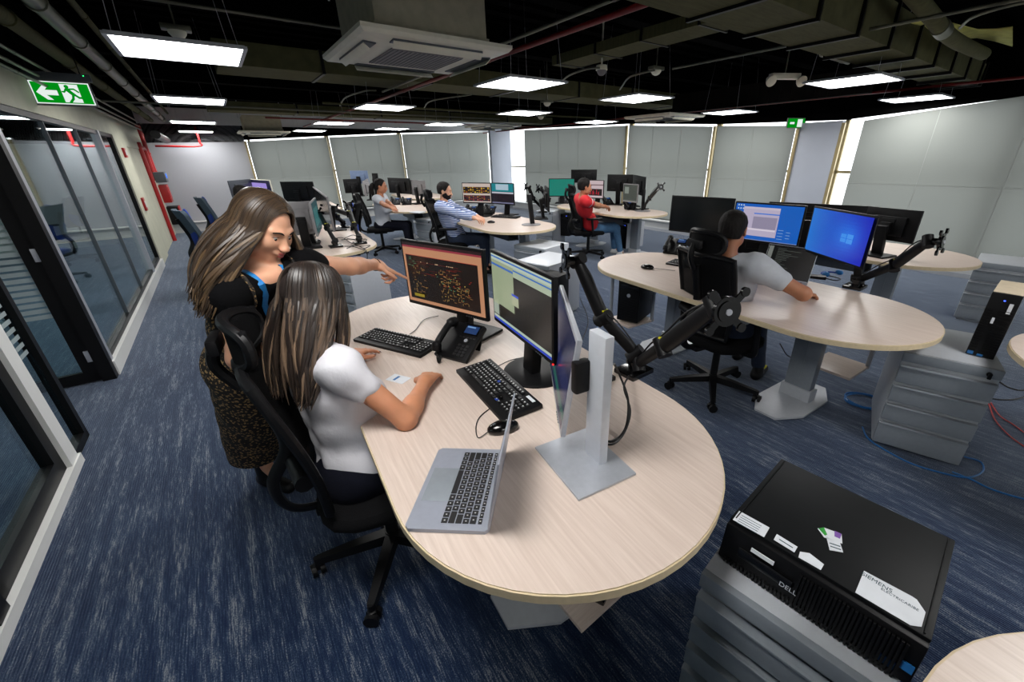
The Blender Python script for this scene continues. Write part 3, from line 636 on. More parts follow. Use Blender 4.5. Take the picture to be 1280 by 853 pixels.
def phone(loc, rz, label, cord=True):
    """desk phone on its stand; front edge at local -y, handset on the left"""
    t = thing('desk_phone', label, 'phone', loc, rz, 'black desk phones'); Tm = Matrix.Rotation(R(32), 4, 'X')
    m = MB(); m.box((0.02, .0, 0.02), (.185, .20, .022), bevel=.006); b = m.build('base', blackp, t); b.matrix_local = Matrix.Translation((0, 0, .045)) @ Tm
    m = MB(); m.box((.055, .065, .033), (.085, .055, .004), bevel=.002); m.build('bezel', blackg, b)
    m = MB(); m.c = (*S(30, 60, 110), 1); m.quad((.02, .043, .0355), (.09, .043, .0355), (.09, .087, .0355), (.02, .087, .0355)); m.c = (*S(120, 160, 210), 1); m.quad((.024, .075, .0357), (.07, .075, .0357), (.07, .083, .0357), (.024, .083, .0357)); m.build('display', screen_m, b)
    m = MB()
    for i in range(3):
        for j in range(4): m.box((.035 + i * .022, -.075 + j * .017, .032), (.015, .011, .005), bevel=.001)
    for j in range(5): m.box((-.005 + j * 0, 0, .03), (.001, .001, .001))
    for i in range(5): m.box((.015 + i * .019, .022, .032), (.013, .006, .004))
    m.lathe((.055, .004, .031), [(.013, 0), (.013, .003), (.011, .004)], 16); m.build('keypad', key_m, b)
    m = MB(); m.lathe((.055, .004, .034), [(.009, 0), (.009, .002), (.004, .003)], 14); m.build('navigation_key', silver, b)
    m = MB(); m.tube(sm([(-.055, -.085, .045), (-.055, -.06, .066), (-.055, 0, .07), (-.055, .06, .066), (-.055, .09, .045)]), .02, 12, flat=1.0, radii=[.022 if (i < 9 or i > 23) else .016 for i in range(33)]); m.build('handset', blackp, b)
    m = MB(); m.box((.02, .075, .05), (.12, .008, .13), rot=Rx(R(-25)), bevel=.002); m.build('stand', blackp, t)
    if cord:
        pts = []
        for i in range(150):
            s_ = i / 149; th = s_ * 2 * math.pi * 24; q = Vector((-.05 + .06 * math.sin(s_ * math.pi) , -.10 - .055 * math.sin(s_ * math.pi) , .012)) + Vector((-.03 * s_, .06 * s_ * s_, 0)); pts.append(q + Vector((math.cos(th) * .006, math.sin(th * 1.0) * .006 * .5, math.sin(th) * .006)))
        m = MB(); m.tube(pts, .0017, 5); m.build('coiled_cord', cable_k, t)
    return t
def laptop(loc, rz, label, open_deg=105, W=.304, Dp=.212, mat_=None, screen='off', keysdark=True, screen_face=True):
    """local -y = front edge (trackpad side); hinge at +y"""
    mat_ = mat_ or spacegray; t = thing('laptop', label, 'laptop', loc, rz)
    m = MB(); pl = [(x, y) for x, y in [(-W / 2 + .01, -Dp / 2), (W / 2 - .01, -Dp / 2), (W / 2, -Dp / 2 + .01), (W / 2, Dp / 2 - .01), (W / 2 - .01, Dp / 2), (-W / 2 + .01, Dp / 2), (-W / 2, Dp / 2 - .01), (-W / 2, -Dp / 2 + .01)]]
    m.prism(pl, .001, .012); m.build('base', mat_, t)
    m = MB(); m.box((0, -Dp / 2 + .052, .0122), (.125, .078, .0006), bevel=.0002); m.build('trackpad', mat_ if mat_ is not spacegray else graym, t)
    m = MB(); m.box((0, .035, .0121), (.272, .108, .0006)); well = m.build('key_well', spacegray if mat_ is spacegray else blackp, t)
    k = MB(); lg = MB(); u = .272 / 14.5
    for j in range(6):
        y = .035 + .045 - j * .0182; x = -.134; h = .0155 if j else .0095
        ws = [1] * 14 if j == 0 else ([1] * 13 + [1.4] if j == 1 else ([1.5] + [1] * 12 + [.95] if j == 2 else ([1.8] + [1] * 11 + [1.65] if j == 3 else ([2.3] + [1] * 10 + [2.15] if j == 4 else [1, 1, 1, 1.25, 5, 1.25, 1, 1, 1, 1]))))
        sc = .268 / sum(ws)
        for w_ in ws: k.box((x + w_ * sc / 2, y, .0132), (w_ * sc - .0028, h, .0016), bevel=.0005, seg=1); lg.box((x + w_ * sc / 2, y, .01405), (.0035, .004, .0002)) if w_ < 1.5 else None; x += w_ * sc
    k.build('keys', key_m, t); lg.build('key_legends', legend, t)
    Tm = Matrix.Translation((0, Dp / 2 - .004, .012)) @ Matrix.Rotation(R(open_deg - 90) * -1, 4, 'X')
    m = MB(); m.box((0, .003, Dp / 2), (W, .005, Dp), bevel=.002); l_ = m.build('lid', mat_, t); l_.matrix_local = Tm
    rects.n = 0; m = MB(); m.c = (.004, .004, .004, 1); rects(m, W - .006, Dp - .008, -.0002, [(0, 0, 1, 1, S(6, 6, 7))] + [(.02 + .96 * a, .06 + .90 * b, .02 + .96 * c_, .06 + .90 * d, q) for a, b, c_, d, q in content(screen)])
    s_ = m.build('screen', screen_m if screen != 'off' else blackg, l_); s_.location = (0, 0, Dp / 2)
    return t

def pedestal(loc, rz, label, W=.40, Dp=.52, H=.56, n=4, lock=True):
    """drawer front faces local -y"""
    t = thing('drawer_pedestal', label, 'cabinet', loc, rz, 'grey steel drawer pedestals')
    m = MB(); m.box((0, .01, H / 2 + .012), (W, Dp - .02, H - .024), bevel=.006); m.box((0, .02, .012), (W - .04, Dp - .06, .024)); m.build('body', graylt, t)
    m = MB(); m.box((0, -Dp / 2 + .012, H - .028), (W, .024, .05), bevel=.003); hs = m.build('top_rail', graym, t)
    z1 = H - .058; hs_ = [1, 1, 1, 1.3][:n] if n == 4 else [1, 1, 2][:n]; tot = z1 - .03; q = sum(hs_)
    for a in hs_:
        h = tot * a / q; m = MB(); zc = z1 - h / 2
        m.box((0, -Dp / 2 + .004, zc - .008), (W - .006, .022, h - .022), bevel=.002); m.box((0, -Dp / 2 - .010, zc - .008 + (h - .022) / 2 - .005), (W - .008, .010, .009), bevel=.002)
        m.build('drawer', graym, t); z1 -= h
    if lock:
        m = MB(); m.cyl((W / 2 - .05, -Dp / 2 + .004, H - .03), (W / 2 - .05, -Dp / 2 - .01, H - .03), .011); m.box((W / 2 - .05, -Dp / 2 - .02, H - .034), (.014, .014, .03), bevel=.003); m.build('lock', blackp, t)
    return t
def tower(loc, rz, label, W=.17, Dp=.36, H=.36, side=None, logo=True):
    t = thing('computer_tower', label, 'computer', loc, rz, 'computer towers below the desks')
    m = MB(); m.box((0, 0, H / 2), (W, Dp, H), bevel=.006); m.build('case', side or blackp, t)
    m = MB(); m.box((0, -Dp / 2 - .008, H / 2), (W, .018, H), bevel=.006)
    for i in range(14): m.box((0, -Dp / 2 - .0175, .03 + i * (H * .5) / 14), (W * .8, .003, .006))
    m.build('front_panel', blackp, t)
    m = MB(); m.box((0, -Dp / 2 - .018, H * .82), (W * .82, .004, .035), bevel=.001); m.build('drive_slot', blackg, t)
    if logo: m = MB(); m.cyl((0, -Dp / 2 - .017, H * .62), (0, -Dp / 2 - .0195, H * .62), .016, n=20); m.build('maker_badge', silver, t)
    m = MB(); m.cyl((W * .3, -Dp / 2 - .017, H * .93), (W * .3, -Dp / 2 - .02, H * .93), .005); m.build('power_light', led_b, t)
    return t

def chair(loc, rz, label, style='ergo', seat_z=.46, base_rot=0.0, fab=None, recline=10, copy_of=None, group=None, headrest=True, arms=True, backmat=None):
    """faces local +x"""
    fab = fab or darkf
    t = thing('office_chair', label, 'chair', loc, rz, group or 'swivel office chairs')
    hub = MB(); hub.cyl((0, 0, .075), (0, 0, .125), .038, .03); hub.cyl((0, 0, .12), (0, 0, seat_z - .1), .025, n=16); hub.cyl((0, 0, .24), (0, 0, seat_z - .09), .015); hub.build('gas_column', black_m, t)
    for i in range(5):
        a = base_rot + i * 2 * math.pi / 5; d = Vector((math.cos(a), math.sin(a), 0)); p = Vector((-d.y, d.x, 0))
        m = MB(); A = []
        for s_, wz, h, z in ((.02, .028, .022, .098), (.14, .025, .019, .092), (.30, .017, .013, .078)):
            A.append([m.bm.verts.new(d * s_ + p * wz * sx + Vector((0, 0, z + h * sz))) for sx, sz in ((-1, -1), (1, -1), (.8, 1), (-.8, 1))])
        fs = [m.bm.faces.new(A[0][::-1]), m.bm.faces.new(A[-1])]
        for B, C_ in zip(A, A[1:]): fs += [m.bm.faces.new((B[j], B[(j + 1) % 4], C_[(j + 1) % 4], C_[j])) for j in range(4)]
        m._fin(fs); m.cyl(d * .30 + Vector((0, 0, .05)), d * .30 + Vector((0, 0, .09)), .012)
        lg = m.build('base_leg', blackp, t)
        c_ = d * .305; q = Rz(.9 * i) @ Vector((0, 1, 0)); m = MB(); m.cyl(c_ + q * .007 + Vector((0, 0, .029)), c_ + q * .025 + Vector((0, 0, .029)), .028, n=20); m.cyl(c_ - q * .007 + Vector((0, 0, .029)), c_ - q * .025 + Vector((0, 0, .029)), .028, n=20); m.box(c_ + Vector((0, 0, .045)), (.03, .03, .03), bevel=.008)
        m.build('caster', blackp, lg)
    m = MB(); m.box((0, 0, seat_z - .085), (.22, .16, .05), bevel=.012); m.box((-.14, 0, seat_z - .08), (.2, .07, .035), bevel=.01); m.cyl((.02, -.08, seat_z - .08), (.04, -.24, seat_z - .07), .007); m.build('mechanism', blackp, t)
    # seat pan
    m = MB(); n = 24; prof = []
    for (sc, z) in ((.93, -.065), (1, -.045), (1.0, -.02), (.95, -.003), (.8, .0)):
        ring = []
        for i in range(n):
            th = 2 * math.pi * i / n; cx, cy = math.cos(th), math.sin(th); k = (abs(cx) ** 3.2 + abs(cy) ** 3.2) ** (-1 / 3.2)
            x = .235 * k * cx * sc + .01; ring.append(m.bm.verts.new((x, .245 * k * cy * sc, seat_z + z - (.02 * max(0, (x - .12) / .12) ** 2))))
        prof.append(ring)
    fs = [m.bm.faces.new(prof[0][::-1]), m.bm.faces.new(prof[-1])]
    for A, B in zip(prof, prof[1:]): fs += [m.bm.faces.new((A[i], A[(i + 1) % n], B[(i + 1) % n], B[i])) for i in range(n)]
    m._fin(fs, True); m.build('seat', fab, t)
    rc = R(recline); x0 = -.22
    def bp(y, z):                        # back surface: z above seat, gently curved
        s_ = z / .62; return Vector((x0 - math.sin(rc) * z - .03 * math.sin(s_ * 3.0) * 0 + .05 * (y / .24) ** 2 + .025 * math.cos((z - .18) * 6), y, seat_z + z))
    bw = lambda z: (.19 + .035 * math.sin(min(1, max(0, z) / .45) * 1.6)) if style != 'plain' else .215
    zb0, zb1 = (.04, .56) if style != 'blue' else (.14, .60)
    NZ, NY = 12, 10
    m = MB(); grid = []
    for side_ in (0, 1):
        gl = []
        for i in range(NZ + 1):
            z = zb0 + (zb1 - zb0) * i / NZ; wd = bw(z) * (1 if style == 'ergo' else (1 if 0 < i < NZ else .9)); gl.append([m.bm.verts.new(bp(wd * (2 * j / NY - 1), z) + Vector((-.006 if side_ else .006, 0, 0)) * (1 if style == 'ergo' else 3.5)) for j in range(NY + 1)])
        grid.append(gl)
    fs = []
    for gi, gl in enumerate(grid):
        for i in range(NZ):
            for j in range(NY):
                q = (gl[i][j], gl[i][j + 1], gl[i + 1][j + 1], gl[i + 1][j]); fs.append(m.bm.faces.new(q if gi == 0 else q[::-1]))
    A, B = grid; loop = [(0, j) for j in range(NY)] + [(i, NY) for i in range(NZ)] + [(NZ, j) for j in range(NY, 0, -1)] + [(i, 0) for i in range(NZ, 0, -1)]
    for a, b in zip(loop, loop[1:] + loop[:1]): fs.append(m.bm.faces.new((A[a[0]][a[1]], B[a[0]][a[1]], B[b[0]][b[1]], A[b[0]][b[1]])))
    m._fin(fs, True); m.build('backrest', backmat or (mesh_f if style in ('ergo', 'plain') else gray_c), t)
    if style in ('ergo', 'plain'):
        m = MB(); pts = [bp(bw(zb0) , zb0)] + [bp(bw(z), z) for z in [zb0 + (zb1 - zb0) * k / 10 for k in range(1, 11)]] + [bp(bw(zb1) * (1 - k / 4), zb1 + .008) for k in range(1, 8)] + [bp(-bw(z), z) for z in [zb1 - (zb1 - zb0) * k / 10 for k in range(0, 11)]]
        m.tube(pts + [bp(0, zb0 - .01), pts[0]], .016 if style == 'ergo' else .012, 8, flat=1.0)
        m.build('back_frame', blackp, t)
    if style == 'blue':
        m = MB(); m.ell((x0 + .03 - .06, 0, seat_z + .37), (.03, .2, .24), n=20); m.build('front_pad', fab, t)
    m = MB(); m.tube(sm([(-.12, 0, seat_z - .08), (-.30, 0, seat_z - .05), (-.34, 0, seat_z + .08), bp(0, .24) + Vector((-.04, 0, 0)), bp(0, .5) + Vector((-.03, 0, 0))]), .025, 8, flat=.6); m.build('spine', blackp, t)
    if style == 'ergo' and not backmat:
        m = MB(); m.tube([bp(-.17, .17) + Vector((-.03, 0, 0)), bp(0, .16) + Vector((-.045, 0, 0)), bp(.17, .17) + Vector((-.03, 0, 0))], .03, 10, flat=1.0, up=(0, 0, 1)); m.build('lumbar_support', blackp, t)
    if headrest and style == 'ergo':
        hb = bp(0, .56); hz = seat_z + .635; hx = hb.x - .015
        m = MB(); m.tube(sm([hb + Vector((-.03, 0, -.08)), Vector((hx - .055, 0, hz - .07)), Vector((hx - .04, 0, hz))]), .018, 8); m.box((hx - .035, 0, hz), (.03, .11, .05), bevel=.01); m.build('headrest_post', blackp, t)
        m = MB(); ring = []
        for i in range(33):
            th = 2 * math.pi * i / 32; yy = .135 * math.copysign(abs(math.cos(th)) ** .7, math.cos(th)); zz = .070 * math.copysign(abs(math.sin(th)) ** .7, math.sin(th)); ring.append(Vector((hx + .055 * (yy / .125) ** 2, yy, hz + zz)))
        m.tube(ring, .016, 8, flat=1); fr_ = m.build('headrest_frame', blackp, t)
        m = MB(); g1 = [[m.bm.verts.new((hx + .055 * (.128 * y / 6 / .125) ** 2 + (.0 if zz else .004), .128 * y / 6, hz + .062 * z / 3)) for y in range(-6, 7)] for z in range(-3, 4) for zz in (0,)]
        m._fin([m.bm.faces.new((g1[i][j], g1[i][j + 1], g1[i + 1][j + 1], g1[i + 1][j])) for i in range(6) for j in range(12)], True); pd = m.build('headrest_pad', darkf, t)
        md = pd.modifiers.new('solid', 'SOLIDIFY'); md.thickness = .018; md.offset = 0
    if arms:
        for s_ in (-1, 1):
            m = MB(); m.tube(sm([(-.02, s_ * .2, seat_z - .07), (-.02, s_ * .29, seat_z - .05), (-.03, s_ * .30, seat_z + .06), (-.04, s_ * .295, seat_z + .19)]), .02, 8, flat=.8); m.box((.0, s_ * .29, seat_z + .205), (.25, .08, .028), bevel=.012); m.build('armrest', blackp, t)
    return t
# ================================================================ desks
D1 = Vector((0.03, 1.08, 0)); D2 = Vector((1.69, 2.27, 0)); D3 = Vector((3.27, 3.67, 0)); DB = Vector((-0.34, 5.6, 0)); DRd = Vector((1.5, 6.86, 0)); DW = Vector((-2.3, 7.85, 0)); DLf = Vector((-2.32, 4.35, 0))
desk(D1, 'pale wood oval desk in the foreground, holding the open silver laptop', ux=(.5, -.62), shelf=False)
desk(D2, 'pale wood oval desk of the man in the grey polo, with a bare monitor arm', side=1, shelf=[(-.66, -.34), (.76, .2)])
desk(D3, 'pale wood oval desk behind the bright blue screens, near the right windows')
desk(DB, 'pale wood oval desk of the man in the striped shirt')
desk(DRd, 'pale wood oval desk of the man in the red shirt')
desk(DW, 'pale wood oval desk of the far woman in the pale top', shelf=False)
desk(DLf, 'pale wood desk covered in black cables behind the pointing woman')
desk(Vector((-4.35, 8.0, 0)), 'pale wood desk near the far wall, farthest to the left', shelf=False)
desk(Vector((-2.75, 10.3, 0)), 'small pale desk near the far wall behind the woman in the pale top', shelf=False)
desk(None, 'pale wood desk whose rounded end enters the bottom right corner', loc=Vector((.93, -.03, 0)) - AX * (DL / 2), shelf=False)
desk(None, 'pale wood desk cut off by the right edge, beside the upright computer', loc=P(1258, 425, TZ) + Vector((.33, -.41, -TZ)) - AX * (DL / 2) + NX * .0, shelf=False)
# shelf and box under the near end of the front desk
t = thing('hanging_shelf', 'small wooden shelf holding a power brick, hung below the front desk', 'shelf', (.115, 1.0, 0), R(38))
m = MB(); m.box((0, 0, .20), (.26, .30, .018), bevel=.002); m.build('board', birch, t)
m = MB(); [m.cyl((x, .13, .20), (x, .13, .70), .01) for x in (-.11, .11)]; m.build('shelf_bar', silver, t)
o = MB().box((0, 0, .02), (.07, .12, .038), bevel=.008).build('power_brick', blackg); o.location = (.15, .93, .209); o.rotation_euler = (0, 0, R(60)); tag(o, 'black power brick lying on the small shelf below the front desk', 'power brick')

# ================================================================ front desk equipment
def MW(L, R_, zb, kind, label, **k):
    L, R_ = Vector(L), Vector(R_); mid = (L + R_) / 2; return monitor(mid.x, mid.y, zb, math.atan2(R_.y - L.y, R_.x - L.x), kind, label, W=(L - R_).length, **k)
def atz(px, py, z): return P(px, py, z)
MW(atz(512, 378, .90), atz(610, 403, .90), .90, 'map', 'black monitor with an orange and red network map, touched by the pointing finger', H=.325, base_off=.22)
m2 = MW(atz(618, 400, .896), atz(692, 458, .896), .896, 'windows', 'black monitor with pale green windows on screen, on a round foot', H=.325, stand='round', base_off=.10)
m = MB(); m.box((.262, -.001, .172), (.006, .004, .004)); m.build('power_light', led_r, m2)
# monitor on the aluminium stand, seen almost edge-on
a = P(733, 432, 1.13); b = P(697, 362, 1.13); d_ = (a - b).normalized(); yw = math.atan2(d_.y, d_.x)
mid = Vector((.030, 1.27, 0)); yw = R(-87); tl = R(-8)
m3 = monitor(mid.x, mid.y, .80, yw, 'navy_glow', 'grey-edged monitor seen from its side on an aluminium stand', W=.53, H=.325, stand='arm', tilt=tl, case=silver, thick=.016)
bc = P(729, 577, TZ); inv = Matrix.Rotation(-yw, 3, 'Z')
lb = inv @ (Vector((bc.x, bc.y, 0)) - Vector((mid.x, mid.y, 0)))
m = MB(); m.box((lb.x, lb.y, .004), (.25, .20, .008), rot=Rz(R(-61) - yw), bevel=.0025); m.build('stand_base', silver, m3)
m = MB(); m.box((lb.x - .01, lb.y + .04, .21), (.075, .03, .42), rot=Rz(R(-61) - yw), bevel=.004); m.build('stand_column', graylt, m3)
m = MB(); m.box((lb.x - .03, lb.y - .01, .28), (.03, .05, .10), rot=Rz(R(-61) - yw), bevel=.008); m.build('stand_joint', blackp, m3)
keyboard(P(496, 430, TZ), R(-27), 'black keyboard in front of the orange map screen')
keyboard(P(620, 487, TZ), math.atan2(*(lambda d: (d.y, d.x))(P(620.6, 528.6, TZ) - P(563.5, 464, TZ))), 'black keyboard with a white label, beside the laptop', big=True)
k2 = bpy.data.objects['keyboard.001']; m = MB(); m.box((.17, .062, .0245), (.05, .014, .0006)); m.build('label_sticker', paper, k2)
m = MB(); m.box((-.01, .02, .0262), (.016, .012, .0006)); m.box((.10, -.045, .0225), (.016, .012, .0006)); m.build('coloured_key', blue_c, k2)
mp = P(629, 538, TZ); mouse(mp, R(200), 'black mouse beside the open laptop on the front desk', cord=[(.05, 0, .008), (.09, .01, .003), (.06, -.10, .003), (-.08, -.22, .003), (-.06, -.38, .003)])
phone(P(575, 440, TZ), R(-28), 'black desk phone with coiled cord under the orange map screen')
la = (P(507, 662, TZ) + P(549, 566, TZ)) / 2; dd = (P(507, 662, TZ) - P(549, 566, TZ)).normalized()    # front edge, left -> right seen from the user
yaw_l = math.atan2(dd.y, dd.x) ; nrm = Vector((-dd.y, dd.x, 0))
lc = la + nrm * .106
laptop((lc.x, lc.y, TZ), yaw_l, 'silver-grey laptop open on the front desk with black keys', open_deg=100)
k = MB(); k.box((0, 0, .0008), (.055, .09, .0016), bevel=.0005); t = k.build('visitor_badge', paper); t.location = P(498, 474, TZ); t.rotation_euler = (0, 0, R(65)); tag(t, 'small white paper badge lying by the seated woman\'s hand', 'badge')
m = MB(); m.box((0, .01, .0018), (.035, .012, .0004)); m.build('print', cable_b, t)
# dark keypad device behind the aluminium stand
t = thing('numeric_keypad', 'small black keypad half hidden behind the aluminium stand', 'keypad', P(737, 468, TZ), R(-60)); m = MB(); m.box((0, 0, .01), (.20, .12, .02), bevel=.004); m.build('case', blackp, t)
m = MB(); [m.box((-.08 + i * .02, -.04 + j * .02, .023), (.015, .015, .006)) for i in range(9) for j in range(5)]; m.build('keys', key_m, t)
ab = P(792, 466, TZ)
arm(ab, [([ab + Vector((0, 0, .09)), D(754, 398, 1.58), D(722, 326, 1.66)], (-1, -.25, .05)), ([ab + Vector((.01, -.02, .055)), D(828, 434, 1.36), D(893, 384, 1.18)], (.25, -1, .1))], 'black double monitor arm without screens clamped to the front desk')
def cable(pts, r, mt, label, name='cable', k=8):
    m = MB(); m.tube(sm(pts, k), r, 6); o = m.build(name, mt); tag(o, label, 'cable'); return o
z = TZ + .004
cable([P(745, 545, z), P(765, 552, z), P(782, 535, z + .02), P(785, 500, z + .10), P(775, 470, z + .12), P(768, 455, z + .2)], .004, cable_k, 'thick black cable looping behind the aluminium monitor stand')
cable([P(738, 540, z), P(760, 556, z), P(778, 545, z + .01), P(788, 515, z + .06), P(780, 485, z + .1), P(786, 470, z + .04)], .0035, cable_k, 'second black cable lying against the aluminium monitor stand')
cable([P(548, 395, z), P(530, 400, z), P(520, 412, z), P(512, 418, z)], .002, cable_k, 'thin black keyboard cable crossing behind the desk phone')
cable([P(622, 458, z), P(640, 450, z), P(662, 446, z), P(672, 445, z)], .002, cable_k, 'thin black cable running to the round monitor foot')

# ================================================================ big black computer on the pedestal, bottom right
def quad_frame(A, B, Dd):     # A->B = back edge, A->Dd = left edge
    x = (B - A).normalized(); return math.atan2(x.y, x.x)
A, B, C_, D__ = P(977, 576, .68), P(1195, 679, .68), P(1163, 806, .68), P(909, 648, .68)
ctr = (A + B + C_ + D__) / 4; dx = ((B - A) + (C_ - D__)).normalized(); yw = math.atan2(dx.y, dx.x); W_ = ((B - A).length + (C_ - D__).length) / 2; Dp_ = ((A - D__).length + (B - C_).length) / 2
t = thing('desktop_computer', 'large black desktop computer lying flat with peeling stickers', 'computer', (ctr.x, ctr.y, .56), yw)
m = MB(); m.box((0, .01, .06), (W_, Dp_, .12), bevel=.004); m.box((-W_ / 2 + .012, .01, .1215), (.003, Dp_ * .96, .002)); m.box((W_ / 2 - .012, .01, .1215), (.003, Dp_ * .96, .002)); m.build('case', mat('case_black', srgb(11, 13, 15), .5, 0, .2, var=.12, scale=25), t)
m = MB(); fy = -Dp_ / 2 + .01; m.box((0, fy - .012, .058), (W_, .03, .112), rot=Rx(R(-8)), bevel=.006); fp = m.build('front_panel', blackp, t)
m = MB()
for i in range(26): m.box((-.02 + i * (W_ / 2 - .0) / 26, fy - .032, .062), (.005, .008, .085), rot=Rx(R(-8)))
for i in range(40): m.box((-W_ / 2 + .02 + i * (W_ - .04) / 40, fy - .036, .012), (.004, .006, .018))
m.build('vent_ribs', black_m, fp)
m = MB(); m.box((-.095, fy - .033, .062), (.13, .006, .028), rot=Rx(R(-8)), bevel=.002); m.build('drive_bay', blackg, fp)
m = MB(); m.box((-.105, fy - .031, .092), (.055, .004, .010), rot=Rx(R(-8))); m.build('sticker', paper, fp)
text('DELL', .018, Matrix.Translation((-.035, fy - .0375, .052)) @ Matrix.Rotation(R(82), 4, 'X'), graylt, 'maker_name', fp)
m = MB(); m.box((W_ / 2 - .045, fy - .032, .03), (.035, .004, .02), rot=Rx(R(-8))); m.box((W_ / 2 - .015, fy - .032, .05), (.02, .004, .02), rot=Rx(R(-8))); m.build('processor_sticker', cable_b, fp)
def stick(poly, label, mt=paper, name='sticker', z=.1208):
    m = MB(); m.prism(poly, z, z + .0006); return m.build(name, mt, t, label)
def loc_(px, py): 
    q = Matrix.Rotation(-yw, 3, 'Z') @ (P(px, py, .681) - Vector((ctr.x, ctr.y, .681))); return (q.x, q.y)
stick([loc_(924, 639), loc_(962, 660), loc_(955, 672), loc_(916, 650)], 'white service label with fine print')
stick([loc_(971, 668), loc_(997, 684), loc_(993, 691), loc_(967, 675)], 'torn white barcode label')
stick([loc_(1000, 690), loc_(1012, 692), loc_(1030, 706), loc_(1026, 713), loc_(998, 697)], 'torn white label')
stick([loc_(1080, 714), loc_(1140, 746), loc_(1146, 750), loc_(1157, 766), loc_(1152, 784), loc_(1138, 782), loc_(1069, 741)], 'large creased white company label')
stick([loc_(1022, 661), loc_(1030, 660), loc_(1052, 668), loc_(1053, 680), loc_(1030, 672)], 'colourful logo sticker')
stick([loc_(1033, 672), loc_(1050, 679), loc_(1054, 691), loc_(1037, 688)], 'white lower part of the logo sticker')
m = MB(); m.prism([loc_(1023, 661), loc_(1030, 660), loc_(1034, 669), loc_(1031, 670)], .1215, .1219); m.build('sticker_print', mat('sticker_green', srgb(40, 150, 50), .6, var=.03), t)
m = MB(); m.prism([loc_(1043, 664), loc_(1052, 668), loc_(1050, 674), loc_(1043, 671)], .1215, .1219); m.build('sticker_print', mat('sticker_purple', srgb(120, 80, 160), .6, var=.03), t)
ink = mat('print_ink', srgb(40, 70, 80), .7, var=.05)
def mtx(px, py, qx, qy, z=.1216):
    a = Vector((*loc_(px, py), 0)); b = Vector((*loc_(qx, qy), 0)); x = (b - a).normalized(); an = math.atan2(x.y, x.x); return Matrix.Translation(((a.x + b.x) / 2, (a.y + b.y) / 2, z)) @ Matrix.Rotation(an, 4, 'Z')
text('SIEMENS', .0155, mtx(1082, 720, 1110, 737), ink, 'printed_text', t); text('ELECTRICARIBE', .0095, mtx(1104, 738, 1145, 762), ink, 'printed_text', t)
m = MB()
for i in range(5):
    a = loc_(924 + 34 * 0 - i * 1.6, 643 + i * 2.2); b = loc_(955 - i * 1.6, 660 + i * 2.2); dxx = Vector((b[0] - a[0], b[1] - a[1], 0)); m.box(((a[0] + b[0]) / 2, (a[1] + b[1]) / 2, .1216), (dxx.length * .8, .0016, .0003), rot=Rz(math.atan2(dxx.y, dxx.x)))
for (p0, p1) in (((973, 674), (992, 686)), ((1036, 679), (1051, 684)), ((1037, 683), (1052, 688))):
    a, b = loc_(*p0), loc_(*p1); dxx = Vector((b[0] - a[0], b[1] - a[1], 0)); m.box(((a[0] + b[0]) / 2, (a[1] + b[1]) / 2, .1216), (dxx.length * .9, .003, .0003), rot=Rz(math.atan2(dxx.y, dxx.x)))
m.build('fine_print', ink, t)
FL, F2 = P(870, 725, .56), P(1050, 853, .56); fx = (F2 - FL).normalized(); ny = Vector((-fx.y, fx.x, 0)); fy_ = math.atan2(fx.y, fx.x); pc = FL + fx * .205 + ny * .26
pedestal((pc.x, pc.y, 0), fy_, 'grey steel drawer pedestal carrying the flat black desktop computer', W=.41, Dp=.46, H=.56, lock=False)
# ================================================================ right pedestals
a, b = P(1087, 555, 0), P(1196, 588, 0); fx = (b - a).normalized(); ny = Vector((-fx.y, fx.x, 0)); pr_ = math.atan2(fx.y, fx.x); Wp = (b - a).length
pc = (a + b) / 2 + ny * .27; pedestal((pc.x, pc.y, 0), pr_, 'grey four-drawer pedestal at the right with an upright computer on top', W=Wp, Dp=.54, H=.605)
pt = (P(1208, 440, .605) + P(1240, 452, .605)) / 2
t = thing('upright_computer', 'slim black computer standing on end on the right drawer pedestal', 'computer', (pt.x + .0, pt.y + .0, .605), R(-51))
m = MB(); m.box((0, .16, .17), (.10, .30, .33), bevel=.004); m.build('case', blackp, t)
m = MB(); m.box((0, .0, .17), (.105, .02, .335), bevel=.004)
for i in range(17): m.box((-.035, -.012, .03 + i * .014), (.026, .006, .008)); m.box((.02, -.012, .03 + i * .014), (.05, .006, .003))
m.build('front_panel', black_m, t)
m = MB(); m.box((.028, -.012, .27), (.014, .005, .05)); m.box((-.01, -.012, .20), (.01, .005, .03)); m.build('sticker', paper, t); m = MB(); m.box((.0, -.012, .305), (.007, .004, .004)); m.build('power_light', led_b, t)
m = MB(); m.box((-.036, -.013, .018), (.022, .004, .018)); m.box((.0, -.013, .012), (.022, .004, .012)); m.build('processor_sticker', cable_b, t)
m = MB(); m.box((0, .16, .3365), (.102, .30, .004)); m.build('top_cover', mat('beige_card', srgb(205, 190, 165), .7, var=.08, scale=20), t)
p2 = P(1228, 420, 0) + NX * .62 + AX * .14
pedestal((p2.x, p2.y, 0), R(-48), 'grey drawer pedestal behind the upright computer by the window', W=.40, Dp=.54, H=.60, lock=False)
